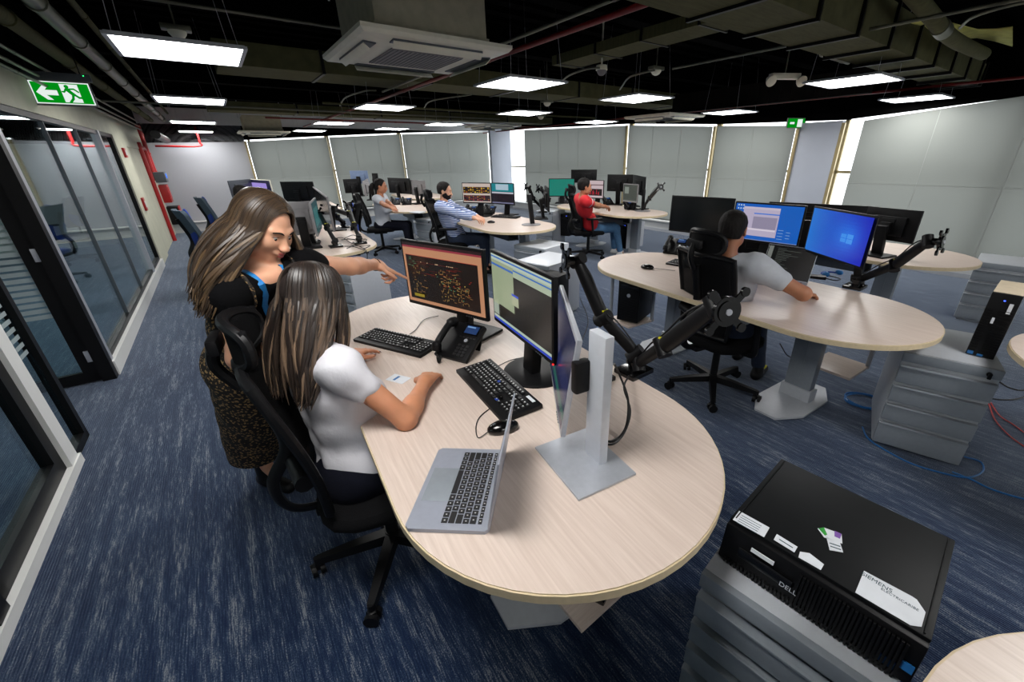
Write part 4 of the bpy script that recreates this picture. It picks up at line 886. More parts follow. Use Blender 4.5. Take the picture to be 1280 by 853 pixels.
# ================================================================ second desk equipment
MW(P(912, 299, .915), P(996.6, 310.2, .915), .915, 'desktop_window', 'monitor with a blue desktop and an open pale window, faced by the seated man', H=.31, base_off=.15)
MW(P(1004, 314, .94), P(1078, 338, .94), .94, 'blue_light', 'monitor showing a glowing plain blue desktop, mounted on an arm', H=.31, stand='arm', thick=.008)
q_ = (P(1004, 314, .94) + P(1078, 338, .94)) / 2; q_n = P(1078, 338, .94) - P(1004, 314, .94); q_n = Vector((-q_n.y, q_n.x, 0)).normalized(); q_b = q_ + q_n * .12 + Vector((0, 0, .13))
MW(P(835.4, 288.4, .93), P(911, 297, .93), .93, 'off', 'black monitor switched off, left of the seated man in grey', H=.315, base_off=.16)
la = laptop((1.665, 2.81, TZ), R(-48), 'dark laptop with a black text terminal on screen in front of the man in grey', open_deg=108, W=.33, Dp=.235, mat_=silver, screen='terminal')
a2 = P(1068, 360, TZ); arm(a2, [([a2 + Vector((0, 0, .07)), (a2 + q_b) / 2 + Vector((.05, .04, .04)), q_b], tuple(-q_n)), ([a2 + Vector((.02, 0, .06)), D(1118, 332, 3.15), D(1160, 302, 2.92)], (.55, -.8, .1))], 'black double monitor arm at the edge of the second desk, one plate empty')
phone(P(842, 316, TZ), R(-35), 'black desk phone at the far end of the second desk', cord=False); mouse(P(809, 336, TZ), R(-30), 'black mouse alone near the rounded left end of the second desk', cord=[(.05, 0, .01), (.12, .03, .003), (.22, .02, .003)])
keyboard(P(868, 334, TZ), R(-45), 'black keyboard beside the man in grey, half behind his chair')
t = thing('docking_station', 'small black dock with cables behind the man\'s hand', 'dock', P(1018, 348, TZ), R(-30)); m = MB(); m.box((0, 0, .012), (.14, .06, .022), bevel=.004); m.build('case', blackp, t)
m = MB(); m.tube(sm([(.06, 0, .01), (.12, -.04, .01), (.16, .02, .01), (.1, .08, .01), (.0, .06, .01)]), .004, 6); m.tube(sm([(-.06, 0, .01), (-.12, .04, .01), (-.2, .0, .01)]), .004, 6); m.build('cord', cable_k, t)
t = thing('headset', 'blue and black headset lying on the second desk behind the screens', 'headset', P(1040, 345, TZ), R(20)); m = MB(); m.tube([(.07 * math.cos(i * .21), .07 * math.sin(i * .21), .012) for i in range(16)], .006, 8, flat=1); m.build('headband', blue_c, t); m = MB(); m.ell((.07, 0, .02), (.015, .03, .02)); m.ell((-.07, 0, .02), (.015, .03, .02)); m.build('ear_cushion', cable_b, t)
tw = P(795, 352, .60); tower((.80, 3.36, .285), R(-35), 'black computer tower on the shelf under the left end of the second desk', W=.19, Dp=.30, H=.37)
# ---- desk three : backs of dark monitors
z3 = TZ
def MB_(L, R_, zb, H, label, **k): # monitor seen from behind; L,R as seen in the photo
    L, R_ = Vector(L), Vector(R_); mid = (L + R_) / 2; return monitor(mid.x, mid.y, zb, math.atan2(L.y - R_.y, L.x - R_.x), k.pop('kind', 'off'), label, W=(L - R_).length, H=H, **k)
MB_(P(962, 252, 1.14).xy.to_3d(), P(1086, 257.5, 1.14).xy.to_3d(), .80, .34, 'wide black monitor seen from behind, above the blue screens', base_off=.15)
q1, q2 = P(1087, 257.5, 1.13), P(1156, 264, 1.13)
MB_((q1.x, q1.y, 0), (q2.x, q2.y, 0), .86, .27, 'black monitor seen from behind with a small maker mark, on the third desk', base_off=.13, backmark='dell')
MB_((1.72, 3.72, 0), (2.22, 3.36, 0), .76, .32, 'black monitor back standing low behind the laptop terminal', base_off=.10)
# ================================================================ cables on the floor, right
def floor_cable(pp, r, mt, label): return cable([P(x, y, r) for x, y in pp], r, mt, label)
t = thing('network_cable_coil', 'coil of blue network cable on the carpet beside the second desk foot', 'cable', P(1080, 503, 0)); 
m = MB(); pts = []
for i in range(90): th = i / 89 * 2 * math.pi * 4; rr = .10 + .008 * math.sin(i * .7); pts.append((rr * 1.15 * math.cos(th), rr * math.sin(th), .006 + .003 * (i / 20)))
m.tube(pts, .004, 6); m.build('loops', cable_b, t); m = MB(); m.box((-.11, .02, .012), (.012, .022, .01)); m.box((.06, -.10, .012), (.012, .022, .01)); m.build('plug', cable_w, t)
floor_cable([(1078, 534), (1085, 548), (1105, 562), (1140, 580), (1180, 592), (1210, 597), (1228, 590), (1226, 578), (1205, 571)], .0045, cable_b, 'blue network cable looping around the right drawer pedestal')
floor_cable([(1190, 590), (1215, 600), (1240, 612), (1280, 624), (1320, 632)], .0045, cable_b, 'blue network cable running out of the photo at the right edge')
floor_cable([(1236, 505), (1244, 525), (1262, 545), (1290, 565)], .004, cable_r, 'red cable curving over the carpet at the right edge'); floor_cable([(1238, 503), (1250, 520), (1268, 532), (1295, 552)], .004, cable_r, 'second red cable beside the first at the right edge')
floor_cable([(1236, 498), (1255, 500), (1275, 498), (1300, 488)], .005, cable_k, 'black cable on the carpet right of the pedestal'); floor_cable([(1250, 478), (1262, 485), (1280, 488), (1300, 480)], .005, cable_k, 'second black cable right of the pedestal')
floor_cable([(728, 360), (742, 385), (747, 420), (738, 440)], .0045, cable_b, 'blue network cable on the carpet behind the double arm'); floor_cable([(725, 372), (735, 400), (728, 425)], .0045, cable_k, 'black cable on the carpet beside the blue one behind the double arm')
cable([P(975, 430, .35), P(985, 445, .2), P(1000, 447, .2), P(1012, 440, .3)], .004, cable_k, 'black cable hanging below the second desk by the man\'s knee')
# ================================================================ blue-shirt desk
MW(P(579, 254, .935), P(615, 255, .935), .935, 'tables', 'monitor with yellow and magenta tables facing the man in stripes', H=.30); MW(P(615, 255, .90), P(643, 257, .90), .90, 'teal_window', 'monitor with teal window beside the yellow tables screen', H=.32)
MB_((.05, 6.55, 0), (.10, 6.05, 0), .85, .33, 'dark monitor seen edge-on from behind, right end of the striped-shirt desk', base_off=.14)
for (px, py, lb_) in ((588, 268, 'black desk phone left of two below the yellow tables screen'), (603, 267, 'black desk phone right of two below the yellow tables screen'), (611, 268, 'black desk phone below the teal window screen')): phone(P(px, py, TZ), R(-20), lb_, cord=False)
keyboard(P(632, 272, TZ), R(-25), 'black keyboard by the striped-shirt man\'s hand'); mouse(P(614, 279, TZ), R(10), 'black mouse under the striped-shirt man\'s hand')
t = thing('monitor_stand', 'bare black monitor stand with a round foot at the end of the striped-shirt desk', 'stand', P(664, 281, TZ), R(30)); m = MB(); m.lathe((0, 0, 0), [(.13, 0), (.13, .006), (.04, .014), (0, .014)], 30); m.build('foot', gray_pl, t); m = MB(); m.box((.0, .0, .20), (.06, .04, .40), rot=Ry(R(-6)), bevel=.01); m.build('post', blackp, t)
a3 = P(678, 266, TZ); arm(a3, [([a3 + Vector((0, 0, .07)), P(666, 248, .98), P(661, 234, 1.15)], (-.9, -.4, .1)), ([a3 + Vector((0, 0, .06)), P(686, 250, .95), P(676, 236, 1.13)], (-.9, -.4, .1))], 'black double arm without screens standing behind the striped-shirt desk')
pedestal((-.02, 5.25, 0), R(-40), 'grey pedestal with a lock below the striped-shirt desk end', W=.50, Dp=.50, H=.56, n=3)
pedestal((.05, 4.25, 0), R(-40), 'pale pedestal half hidden behind the green-windows monitor', W=.44, Dp=.55, H=.60, n=3, lock=False)
tower((.02, 3.86, .0), R(-35), 'black computer tower beside the pale pedestal behind the front screens', W=.42, Dp=.18, H=.56, logo=False)
# ================================================================ red-shirt desk
MW(P(686, 246, .865), P(718, 246, .865), .865, 'teal', 'monitor with a plain teal-green screen left of the man in red', H=.33); MW(P(734, 248, .865), P(754, 249, .865) , .865, 'red_chart', 'monitor with a red chart in front of the man in red', H=.32)
MB_(P(714, 222, 1.10), P(746, 222, 1.10), .98, .30, 'dark monitor back rising behind the man in red\'s head', base_off=.12); MB_(P(759, 239, .96), P(790, 240, .96), .96, .30, 'dark monitor back on a raised arm right of the man in red', base_off=.1); MB_(P(791, 240, .94), P(806, 246, .94), .94, .31, 'dark monitor back beside the raised one, right of the man in red', base_off=.1)
MW(P(778, 252, .86), P(796, 254, .86), .86, 'grey_desktop', 'small grey-framed monitor at the right end of the red-shirt desk', H=.29, case=gray_pl)
phone(P(758, 256, TZ), R(20), 'black desk phone at the man in red\'s forearm', cord=False); phone(P(785, 262, TZ), R(20), 'black desk phone at the man in red\'s fingertips', cord=False)
t = thing('photo_stand', 'small box with dials below the plain teal screen', 'box', P(704, 253, TZ), 0); m = MB(); m.box((0, 0, .05), (.2, .06, .1), bevel=.01); m.build('housing', gray_pl, t); m = MB(); [m.cyl((x, -.031, .06), (x, -.035, .06), .022) for x in (-.05, .05)]; m.build('dial', paper, t)
a4 = P(805, 262, TZ); arm(a4, [([a4 + Vector((0, 0, .06)), P(812, 248, .96), P(824, 234, 1.15)], (.2, -1, .1))], 'single bare monitor arm raised at the right end of the red-shirt desk')
t = thing('monitor_stand', 'bare black monitor stand beside the small grey-framed monitor', 'stand', P(803, 264, TZ), R(30)); m = MB(); m.lathe((0, 0, 0), [(.13, 0), (.13, .006), (.04, .014), (0, .014)], 30); m.build('foot', gray_pl, t); m = MB(); m.box((.0, .0, .17), (.05, .035, .34), bevel=.01); m.build('post', blackp, t)
tower((1.55, 7.25, .10), R(-55), 'black-fronted computer with a pale side under the red-shirt desk', W=.19, Dp=.42, H=.42, side=graylt, logo=False); tower((.45, 8.1, .18), R(-30), 'dark computer tower under the left end of the red-shirt desk', W=.3, Dp=.3, H=.4, logo=False)
pedestal((.15, 8.0, 0), R(-30), 'tall grey drawer pedestal left of the chair of the man in red', W=.36, Dp=.5, H=.66)
# ================================================================ far woman desk
MB_(P(488, 241, .90), P(515, 243, .90), .90, .31, 'dark monitor back in front of the far woman in the pale top', base_off=.1); MB_(P(516, 244, .88), P(534, 246, .88), .88, .30, 'grey monitor back beside the dark one on the far woman\'s desk', base_off=.1, case=gray_pl)
MB_(P(432, 243, .90), P(452, 242, .90), .92, .28, 'small dark monitor back left of the far woman', base_off=.1); MB_(P(440, 228, 1.05), P(462, 228, 1.05), 1.02, .30, 'bluish monitor back farthest by the window left of the far woman', base_off=.1, case=mat('bluish_plastic', srgb(96, 112, 140), .4, var=.05)); MB_(P(456, 246, .86), P(462, 240, .86), .86, .30, 'narrow edge-on monitor just left of the far woman', base_off=.1, case=gray_pl); MB_(P(467, 228, 1.05), P(474, 228, 1.05), 1.0, .26, 'small dark monitor back above the far woman\'s head', base_off=.1)
phone(P(494, 256, TZ), R(10), 'black desk phone left of two before the far woman', cord=False); phone(P(508, 256, TZ), R(10), 'black desk phone right of two before the far woman', cord=False)
t = thing('notepad', 'white notepad at the far woman\'s hand', 'notepad', P(522, 266, TZ), R(-30)); MB().box((0, 0, .008), (.22, .16, .015), bevel=.002).build('pages', paper, t); MB().box((0, 0, .0005), (.225, .165, .001)).build('back_cover', graydk, t)
pedestal((-1.95, 7.55, 0), R(-35), 'grey drawer pedestal under the far woman\'s desk end', W=.42, Dp=.5, H=.6, n=3)
# ================================================================ left cable-strewn desk
MB_(P(361, 300, .82), P(400, 296, .82), .86, .33, 'large grey monitor back with a round maker mark beside the pointing woman\'s face', base_off=.12, case=gray_pl, backmark='hp')
MW(P(398, 296, .86), P(403, 284, .86), .86, 'teal_dark', 'narrow teal-lit monitor edge just right of the large grey monitor back', H=.33, case=gray_pl)
MB_(P(357, 252, .95), P(397, 252, .95), .95, .31, 'wide dark monitor back behind the large grey one', base_off=.1); MW(P(397, 262, .9), P(417, 290, .86), .86, 'off', 'dark monitor seen edge-on behind the cable-strewn desk', H=.36, case=gray_pl)
MB_(P(290, 247, .98), P(318, 243, .98), .98, .28, 'slate monitor back above the hidden person\'s head', base_off=.1, case=graydk); MW(P(318, 243, .98), P(342, 246, .98), .98, 'lilac', 'pale monitor beside the slate one, above the pointing woman\'s hair', H=.28, case=pale_pl)
a5 = P(420, 309, TZ); a6 = P(450, 305, TZ)
arm(a5, [([a5 + Vector((0, 0, .06)), a5 + Vector((-.08, .06, .2)), P(400, 268, 1.02)], (-.8, .5, .1))], 'black arm holding the grey monitor back on the cable-strewn desk')
arm(a6, [([a6 + Vector((0, 0, .06)), P(443, 282, .92), P(436, 258, 1.06)], (-.3, .9, .1)), ([a6 + Vector((0, 0, .07)), P(436, 268, 1.0), P(418, 262, .95)], (-.3, .9, .1))], 'tangled black double arm at the near end of the cable-strewn desk')
a7 = P(392, 303, TZ); arm(a7, [([a7 + Vector((0, 0, .06)), P(390, 290, .85), P(376, 276, .95)], (-.8, .5, .1))], 'black arm just behind the pointing woman\'s shoulder')
a8 = P(430, 285, TZ); arm(a8, [([a8 + Vector((0, 0, .06)), P(422, 272, .88), P(410, 262, 1.0)], (-.8, .5, .1))], 'black arm at the middle of the cable-strewn desk')
rg = random.Random(5)
for i in range(7):
    x, y = 415 + rg.random() * 25, 296 + rg.random() * 16
    cable([P(x, y, z), P(x + 12, y - 4 + rg.random() * 6, z + .01), P(x + 24, y + rg.random() * 5, z), P(min(455, x + 34), y + 5, z)], .004, cable_k, 'black cable strewn over the desk behind the pointing woman').__setitem__('group', 'black cables strewn on the left desk')
cable([P(455, 310, z), P(459, 318, TZ - .05), P(458, 330, .5), P(452, 345, .35), P(455, 365, .1)], .005, cable_k, 'black cable hanging over the end of the cable-strewn desk')
pedestal((-1.95, 4.15, 0), R(-30), 'pale pedestal below the end of the cable-strewn desk', W=.40, Dp=.46, H=.55, n=3, lock=False)

# ================================================================ chairs
chair((-.665, 1.27, 0), R(28), 'black high-back chair with headrest under the seated woman in the white top', base_rot=R(29), recline=7, arms=False, seat_z=.45)
chair((1.22, 2.58, 0), R(24), 'black mesh chair with headrest under the man in the grey polo', base_rot=R(10), recline=6)
chair((-1.33, 6.13, 0), R(0), 'black mesh chair with headrest under the man in the striped shirt', base_rot=R(10), recline=10)
chair((.76, 6.92, 0), R(12), 'black and grey chair with headrest under the man in the red shirt', base_rot=R(16), recline=10, backmat=None)
chair((-2.92, 7.5, 0), R(15), 'plain low-back black chair under the far woman in the pale top', style='plain', headrest=False, arms=False, base_rot=R(30))
q = P(268, 300, .80); chair((-4.10, 5.25, 0), R(50), 'blue and grey chair carrying the half-hidden person behind the pointing woman', style='blue', fab=blue_c, headrest=False, arms=False, backmat=gray_c)
chair((-5.25, 7.05, 0), R(50), 'blue and grey chair standing further back by the far wall', style='blue', fab=blue_c, headrest=False, arms=False, backmat=gray_c)
chair((-2.75, 5.55, 0), R(200), 'blue-seated black chair beyond the cable-strewn desk', style='blue', fab=blue_c, headrest=False, arms=False, backmat=darkf)
g_ = P(100, 328, 0); chair((g_.x, g_.y, 0), YAW + R(160), 'grey-blue chair inside the glazed meeting room', style='blue', fab=blue_c, headrest=False, arms=True, backmat=gray_c, base_rot=.4)
# ================================================================ people (smooth signed-distance bodies turned into one surface each)
class SDF:
    def __init__(s): s.p = []
    def cap(s, a, b, ra, rb=None, k=.02, sub=False): s.p.append(('c', np.array(a, float), np.array(b, float), ra, ra if rb is None else rb, k, sub)); return s
    def ell(s, c, r, rot=None, k=.02, sub=False): s.p.append(('e', np.array(c, float), np.array(r, float), None if rot is None else np.array(rot, float), 0, k, sub)); return s
    def mesh(s, vox, name, cut=None, wrinkle=0.0, wf=40):
        lo = np.min([np.minimum(q[1], q[2]) - max(q[3], q[4]) if q[0] == 'c' else q[1] - q[2].max() for q in s.p if not q[6]], axis=0) - 4 * vox
        hi = np.max([np.maximum(q[1], q[2]) + max(q[3], q[4]) if q[0] == 'c' else q[1] + q[2].max() for q in s.p if not q[6]], axis=0) + 4 * vox
        n = np.ceil((hi - lo) / vox).astype(int) + 1
        g = np.full(n, 1.0, np.float32); ax = [(lo[i] + vox * np.arange(n[i])).astype(np.float32) for i in range(3)]
        for q in s.p:
            if q[0] == 'c': a, b, m_ = np.minimum(q[1], q[2]), np.maximum(q[1], q[2]), max(q[3], q[4])
            else: a = b = q[1]; m_ = q[2].max()
            pad = m_ + q[5] + 3 * vox; i0 = np.clip(np.floor((a - pad - lo) / vox).astype(int), 0, n - 1); i1 = np.clip(np.ceil((b + pad - lo) / vox).astype(int) + 1, 1, n)
            if np.any(i1 <= i0): continue
            X, Y, Z = np.meshgrid(ax[0][i0[0]:i1[0]], ax[1][i0[1]:i1[1]], ax[2][i0[2]:i1[2]], indexing='ij')
            if q[0] == 'c':
                d = q[2] - q[1]; L = max(float(d @ d), 1e-9); px, py, pz = X - q[1][0], Y - q[1][1], Z - q[1][2]
                t = np.clip((px * d[0] + py * d[1] + pz * d[2]) / L, 0, 1); f = np.sqrt((px - t * d[0]) ** 2 + (py - t * d[1]) ** 2 + (pz - t * d[2]) ** 2) - (q[3] + (q[4] - q[3]) * t)
            else:
                px, py, pz = X - q[1][0], Y - q[1][1], Z - q[1][2]
                if q[3] is not None: R_ = q[3]; px, py, pz = px * R_[0][0] + py * R_[1][0] + pz * R_[2][0], px * R_[0][1] + py * R_[1][1] + pz * R_[2][1], px * R_[0][2] + py * R_[1][2] + pz * R_[2][2]
                r = q[2]; k0 = np.sqrt((px / r[0]) ** 2 + (py / r[1]) ** 2 + (pz / r[2]) ** 2); k1 = np.sqrt((px / r[0] ** 2) ** 2 + (py / r[1] ** 2) ** 2 + (pz / r[2] ** 2) ** 2); f = k0 * (k0 - 1) / np.maximum(k1, 1e-6)
            sl = tuple(slice(i0[j], i1[j]) for j in range(3)); o = g[sl]; k = q[5]
            if q[6]:
                f = -f; h = np.clip(.5 - .5 * (f - o) / k * -1, 0, 1); h = np.clip(.5 + .5 * (f - o) / k, 0, 1); g[sl] = o * (1 - h) + f * h + k * h * (1 - h)
            else:
                h = np.clip(.5 + .5 * (f - o) / k, 0, 1); g[sl] = f * (1 - h) + o * h - k * h * (1 - h)
        if wrinkle:
            X, Y, Z = np.meshgrid(*ax, indexing='ij', sparse=True)
            g = g + (wrinkle * (np.sin(wf * (X + .6 * Z) + 3 * np.sin(wf * .35 * (Y - X))) * np.sin(wf * .7 * (Z + .5 * Y) + 2 * np.sin(wf * .3 * X)))).astype(np.float32)
        if cut is not None:
            X, Y, Z = np.meshgrid(*ax, indexing='ij', sparse=True)
            for (nrm, off) in cut: g = np.maximum(g, (X * nrm[0] + Y * nrm[1] + Z * nrm[2] - off).astype(np.float32))
        g[0], g[-1] = 1, 1; g[:, 0], g[:, -1] = 1, 1; g[:, :, 0], g[:, :, -1] = 1, 1
        ins = g < 0; nx, ny, nz = g.shape
        c = [ins[i:nx - 1 + i, j:ny - 1 + j, k:nz - 1 + k] for i in (0, 1) for j in (0, 1) for k in (0, 1)]
        alln = c[0].copy(); anyn = c[0].copy()
        for q in c[1:]: alln &= q; anyn |= q
        cell = anyn & ~alln; I, J, K = np.nonzero(cell); idx = np.full(cell.shape, -1, np.int64); idx[I, J, K] = np.arange(len(I))
        acc = np.zeros((len(I), 3)); cnt = np.zeros(len(I))
        for d in range(3):
            for e in range(4):
                o0 = [0, 0, 0]; o1 = [0, 0, 0]; oth = [q for q in range(3) if q != d]; o0[oth[0]] = o1[oth[0]] = e & 1; o0[oth[1]] = o1[oth[1]] = e >> 1; o1[d] = 1
                v0 = g[I + o0[0], J + o0[1], K + o0[2]]; v1 = g[I + o1[0], J + o1[1], K + o1[2]]; m_ = (v0 < 0) != (v1 < 0); t = np.where(m_, v0 / np.where(m_, v0 - v1, 1), 0)
                for q in range(3): acc[:, q] += np.where(m_, o0[q] + (t if q == d else 0), 0)
                cnt += m_
        V = (np.stack([I, J, K], 1) + acc / cnt[:, None]) * vox + lo; F = []
        for d in range(3):
            a = [slice(1, -1)] * 3; a[d] = slice(0, -1); b = list(a); b[d] = slice(1, None)
            s0, s1 = ins[tuple(a)], ins[tuple(b)]; A = np.argwhere(s0 != s1); off = np.array([1, 1, 1]); off[d] = 0; A = A + off; p = s0[s0 != s1]
            u_, w_ = [q for q in range(3) if q != d]; e1 = np.zeros(3, int); e1[u_] = 1; e2 = np.zeros(3, int); e2[w_] = 1
            q0 = idx[tuple((A - e1 - e2).T)]; q1 = idx[tuple((A - e2).T)]; q2 = idx[tuple(A.T)]; q3 = idx[tuple((A - e1).T)]
            f = np.stack([q0, q1, q2, q3], 1); fl = p if d != 1 else ~p; f[~fl] = f[~fl][:, ::-1]; F.append(f)
        F = np.concatenate(F); F = F[(F >= 0).all(1)]
        me = bpy.data.meshes.new(name); me.vertices.add(len(V)); me.vertices.foreach_set('co', V.astype(np.float32).ravel()); me.loops.add(len(F) * 4); me.loops.foreach_set('vertex_index', F.astype(np.int32).ravel())
        me.polygons.add(len(F)); me.polygons.foreach_set('loop_start', np.arange(0, len(F) * 4, 4, dtype=np.int32)); me.polygons.foreach_set('loop_total', np.full(len(F), 4, np.int32)); me.polygons.foreach_set('use_smooth', np.ones(len(F), bool)); me.update(calc_edges=True); me.validate()
        return me
def mobj(me, name, mt, parent, label=None, smooth=3):
    me.materials.append(mt); o = bpy.data.objects.new(name, me); COL.objects.link(o); o.parent = parent
    if parent: o.matrix_parent_inverse = Matrix.Translation(-parent.location)
    if smooth: md = o.modifiers.new('smooth', 'SMOOTH'); md.iterations = smooth; md.factor = .5
    if label: o['label'] = label
    return o
V3 = lambda *a: Vector(a)
def ik(a, c, l1, l2, pole):
    a, c = Vector(a), Vector(c); d = c - a; L = min(d.length, (l1 + l2) * .998); c = a + d.normalized() * L; d = (c - a).normalized(); x = (l1 * l1 - l2 * l2 + L * L) / (2 * L); h = math.sqrt(max(0, l1 * l1 - x * x)); p = Vector(pole); p = (p - d * p.dot(d)).normalized(); return a + d * x + p * h, c
kns = []
def hand(s, w, d, n, lat, curl=(.35, .4, .45, .5), k=.004, sc=1.0, thumb=.6, spread=.06, point=False):
    """w wrist, d towards the fingers, n = back of the hand, lat = direction from little finger to thumb"""
    d, n, lat = Vector(d).normalized(), Vector(n), Vector(lat); n = (n - d * n.dot(d)).normalized(); lat = (lat - d * lat.dot(d) - n * lat.dot(n)).normalized(); tips = []; kns.clear()
    s.cap(w - d * .01, w + d * .02 * sc, .026 * sc, .026 * sc, .015)
    for i in range(4):
        o = (.031 - .0205 * i) * sc; kn = w + d * (.083 - .005 * abs(i - 1)) * sc + lat * o; s.cap(w + d * .015 * sc + lat * o * .6, kn, .0145 * sc, .0105 * sc, .014)
        L = (.040, .044, .041, .032)[i] * sc; dirn = (d + lat * spread * (1.2 - i * .8)).normalized(); c = curl[i]; q = kn; ang = 0
        for j, (l, r) in enumerate(((L, .0092), (L * .62, .0082), (L * .5, .0072))):
            ang += c * (1.0, 1.1, .7)[j]; dv = dirn * math.cos(ang) - n * math.sin(ang); q2 = q + dv * l; s.cap(q, q2, r * sc, (r - .0008) * sc, k); q = q2
        tips.append((q, dv, n)); kns.append(kn + (q - kn).normalized() * .012)
    b = w + d * .022 * sc + lat * .024 * sc; t1 = b + (d * .55 + lat * .75 - n * .35).normalized() * .036 * sc; t2 = t1 + (d * .85 + lat * .35 - n * .3 * thumb).normalized() * .030 * sc; t3 = t2 + (d * 1 + lat * .05 - n * .3 * thumb).normalized() * .024 * sc
    s.cap(w + d * .01, b, .02 * sc, .016 * sc, .015); s.cap(b, t1, .016 * sc, .0115 * sc, .008); s.cap(t1, t2, .0108 * sc, .0098 * sc, .004); s.cap(t2, t3, .0095 * sc, .0078 * sc, .004); tips.append((t3, (t3 - t2).normalized(), n))
    return tips
def head(s, c, f, u, sc=1.0, female=True, ears=True):
    f = Vector(f).normalized(); u = Vector(u); u = (u - f * u.dot(f)).normalized(); r = f.cross(u); rot = frame(r, f, u)
    q = lambda x, y, z: c + (r * x + f * y + u * z) * sc; e = lambda p, rr, k=.015, sub=False: s.ell(q(*p), [a * sc for a in rr], rot, k * sc, sub)
    e((0, -.012, .032), (.074, .093, .084), .01); e((0, .022, -.022), (.060, .066, .078), .03); e((0, .054, -.080), (.026 if female else .032, .022, .022), .03)
    for sx in (-1, 1):
        e((sx * .034, .062, -.022), (.026, .022, .030), .02); e((sx * .050, .012, -.060), (.016, .034, .022), .03)
        s.cap(q(sx * .014, .085, .023), q(sx * .045, .070, .026), .009 * sc, .008 * sc, .014 * sc)
        e((sx * .030, .098, .003), (.017, .014, .011), .012, True)
        s.cap(q(sx * .018, .078, .011), q(sx * .044, .068, .010), .006 * sc, .005 * sc, .006 * sc)     # upper lid
        s.cap(q(sx * .018, .077, -.009), q(sx * .044, .067, -.008), .005 * sc, .004 * sc, .006 * sc)
        e((sx * .011, .100, -.036), (.008, .009, .007), .008)
        if ears: e((sx * .077, -.008, -.002), (.008, .018, .031), .008); e((sx * .083, -.002, -.002), (.006, .009, .016), .004, True)
    s.cap(q(0, .084, .014), q(0, .103, -.028), .0075 * sc, .0105 * sc, .014 * sc); e((0, .106, -.033), (.010, .009, .009), .008)
    s.cap(q(-.018, .083, -.056), q(.018, .083, -.056), .008 * sc, .008 * sc, .012 * sc)
    e((0, .088, -.058), (.019, .009, .005), .006); e((0, .086, -.067), (.016, .009, .006), .006)
    return q, rot, r, f, u
def face_parts(root, q, rot, sc, brow=hair_b, smile=.004, lips=True, closed=.5):
    for sx in (-1, 1):
        m = MB(); m.ell(q(sx * .031, .0725, .001), (.0115 * sc,) * 3, rot); o = m.build('eye', eye_w, root)
        m = MB(); m.ell(q(sx * .031, .0795, -.002), (.0065 * sc, .0062 * sc, .0065 * sc), rot); m.build('iris', eye_d, o)
        m = MB(); m.tube(sm([q(sx * .013, .094, .021), q(sx * .028, .092, .028), q(sx * .047, .078, .023)], 4), .0028 * sc, 6, radii=[.0018 * sc + .0011 * sc * math.sin(i / 8 * 3.14) for i in range(9)]); m.build('eyebrow', brow, root)
        m = MB(); m.tube(sm([q(sx * .018, .0835, .007), q(sx * .031, .0865, .0085), q(sx * .045, .0755, .005)], 4), .0011 * sc, 5); m.build('eyelash', hair_b, root)
    if lips:
        m = MB(); m.tube(sm([q(-.024, .079, -.060 + smile), q(-.010, .0925, -.0565), q(0, .0950, -.0585), q(.010, .0925, -.0565), q(.024, .079, -.060 + smile)], 4), .003, 8, radii=[(.0012 + .0036 * math.sin(i / 16 * 3.14159)) * sc for i in range(17)])
        m.build('upper_lip', lip_m, root); m = MB(); m.tube(sm([q(-.022, .079, -.061 + smile), q(-.008, .0905, -.0675), q(.008, .0905, -.0675), q(.022, .079, -.061 + smile)], 4), .003, 8, radii=[(.0012 + .0042 * math.sin(i / 12 * 3.14159)) * sc for i in range(13)]); m.build('lower_lip', lip_m, root)
    for o in root.children:
        if o.matrix_parent_inverse == Matrix.Identity(4) and o.type == 'MESH': o.matrix_parent_inverse = Matrix.Translation(-root.location)
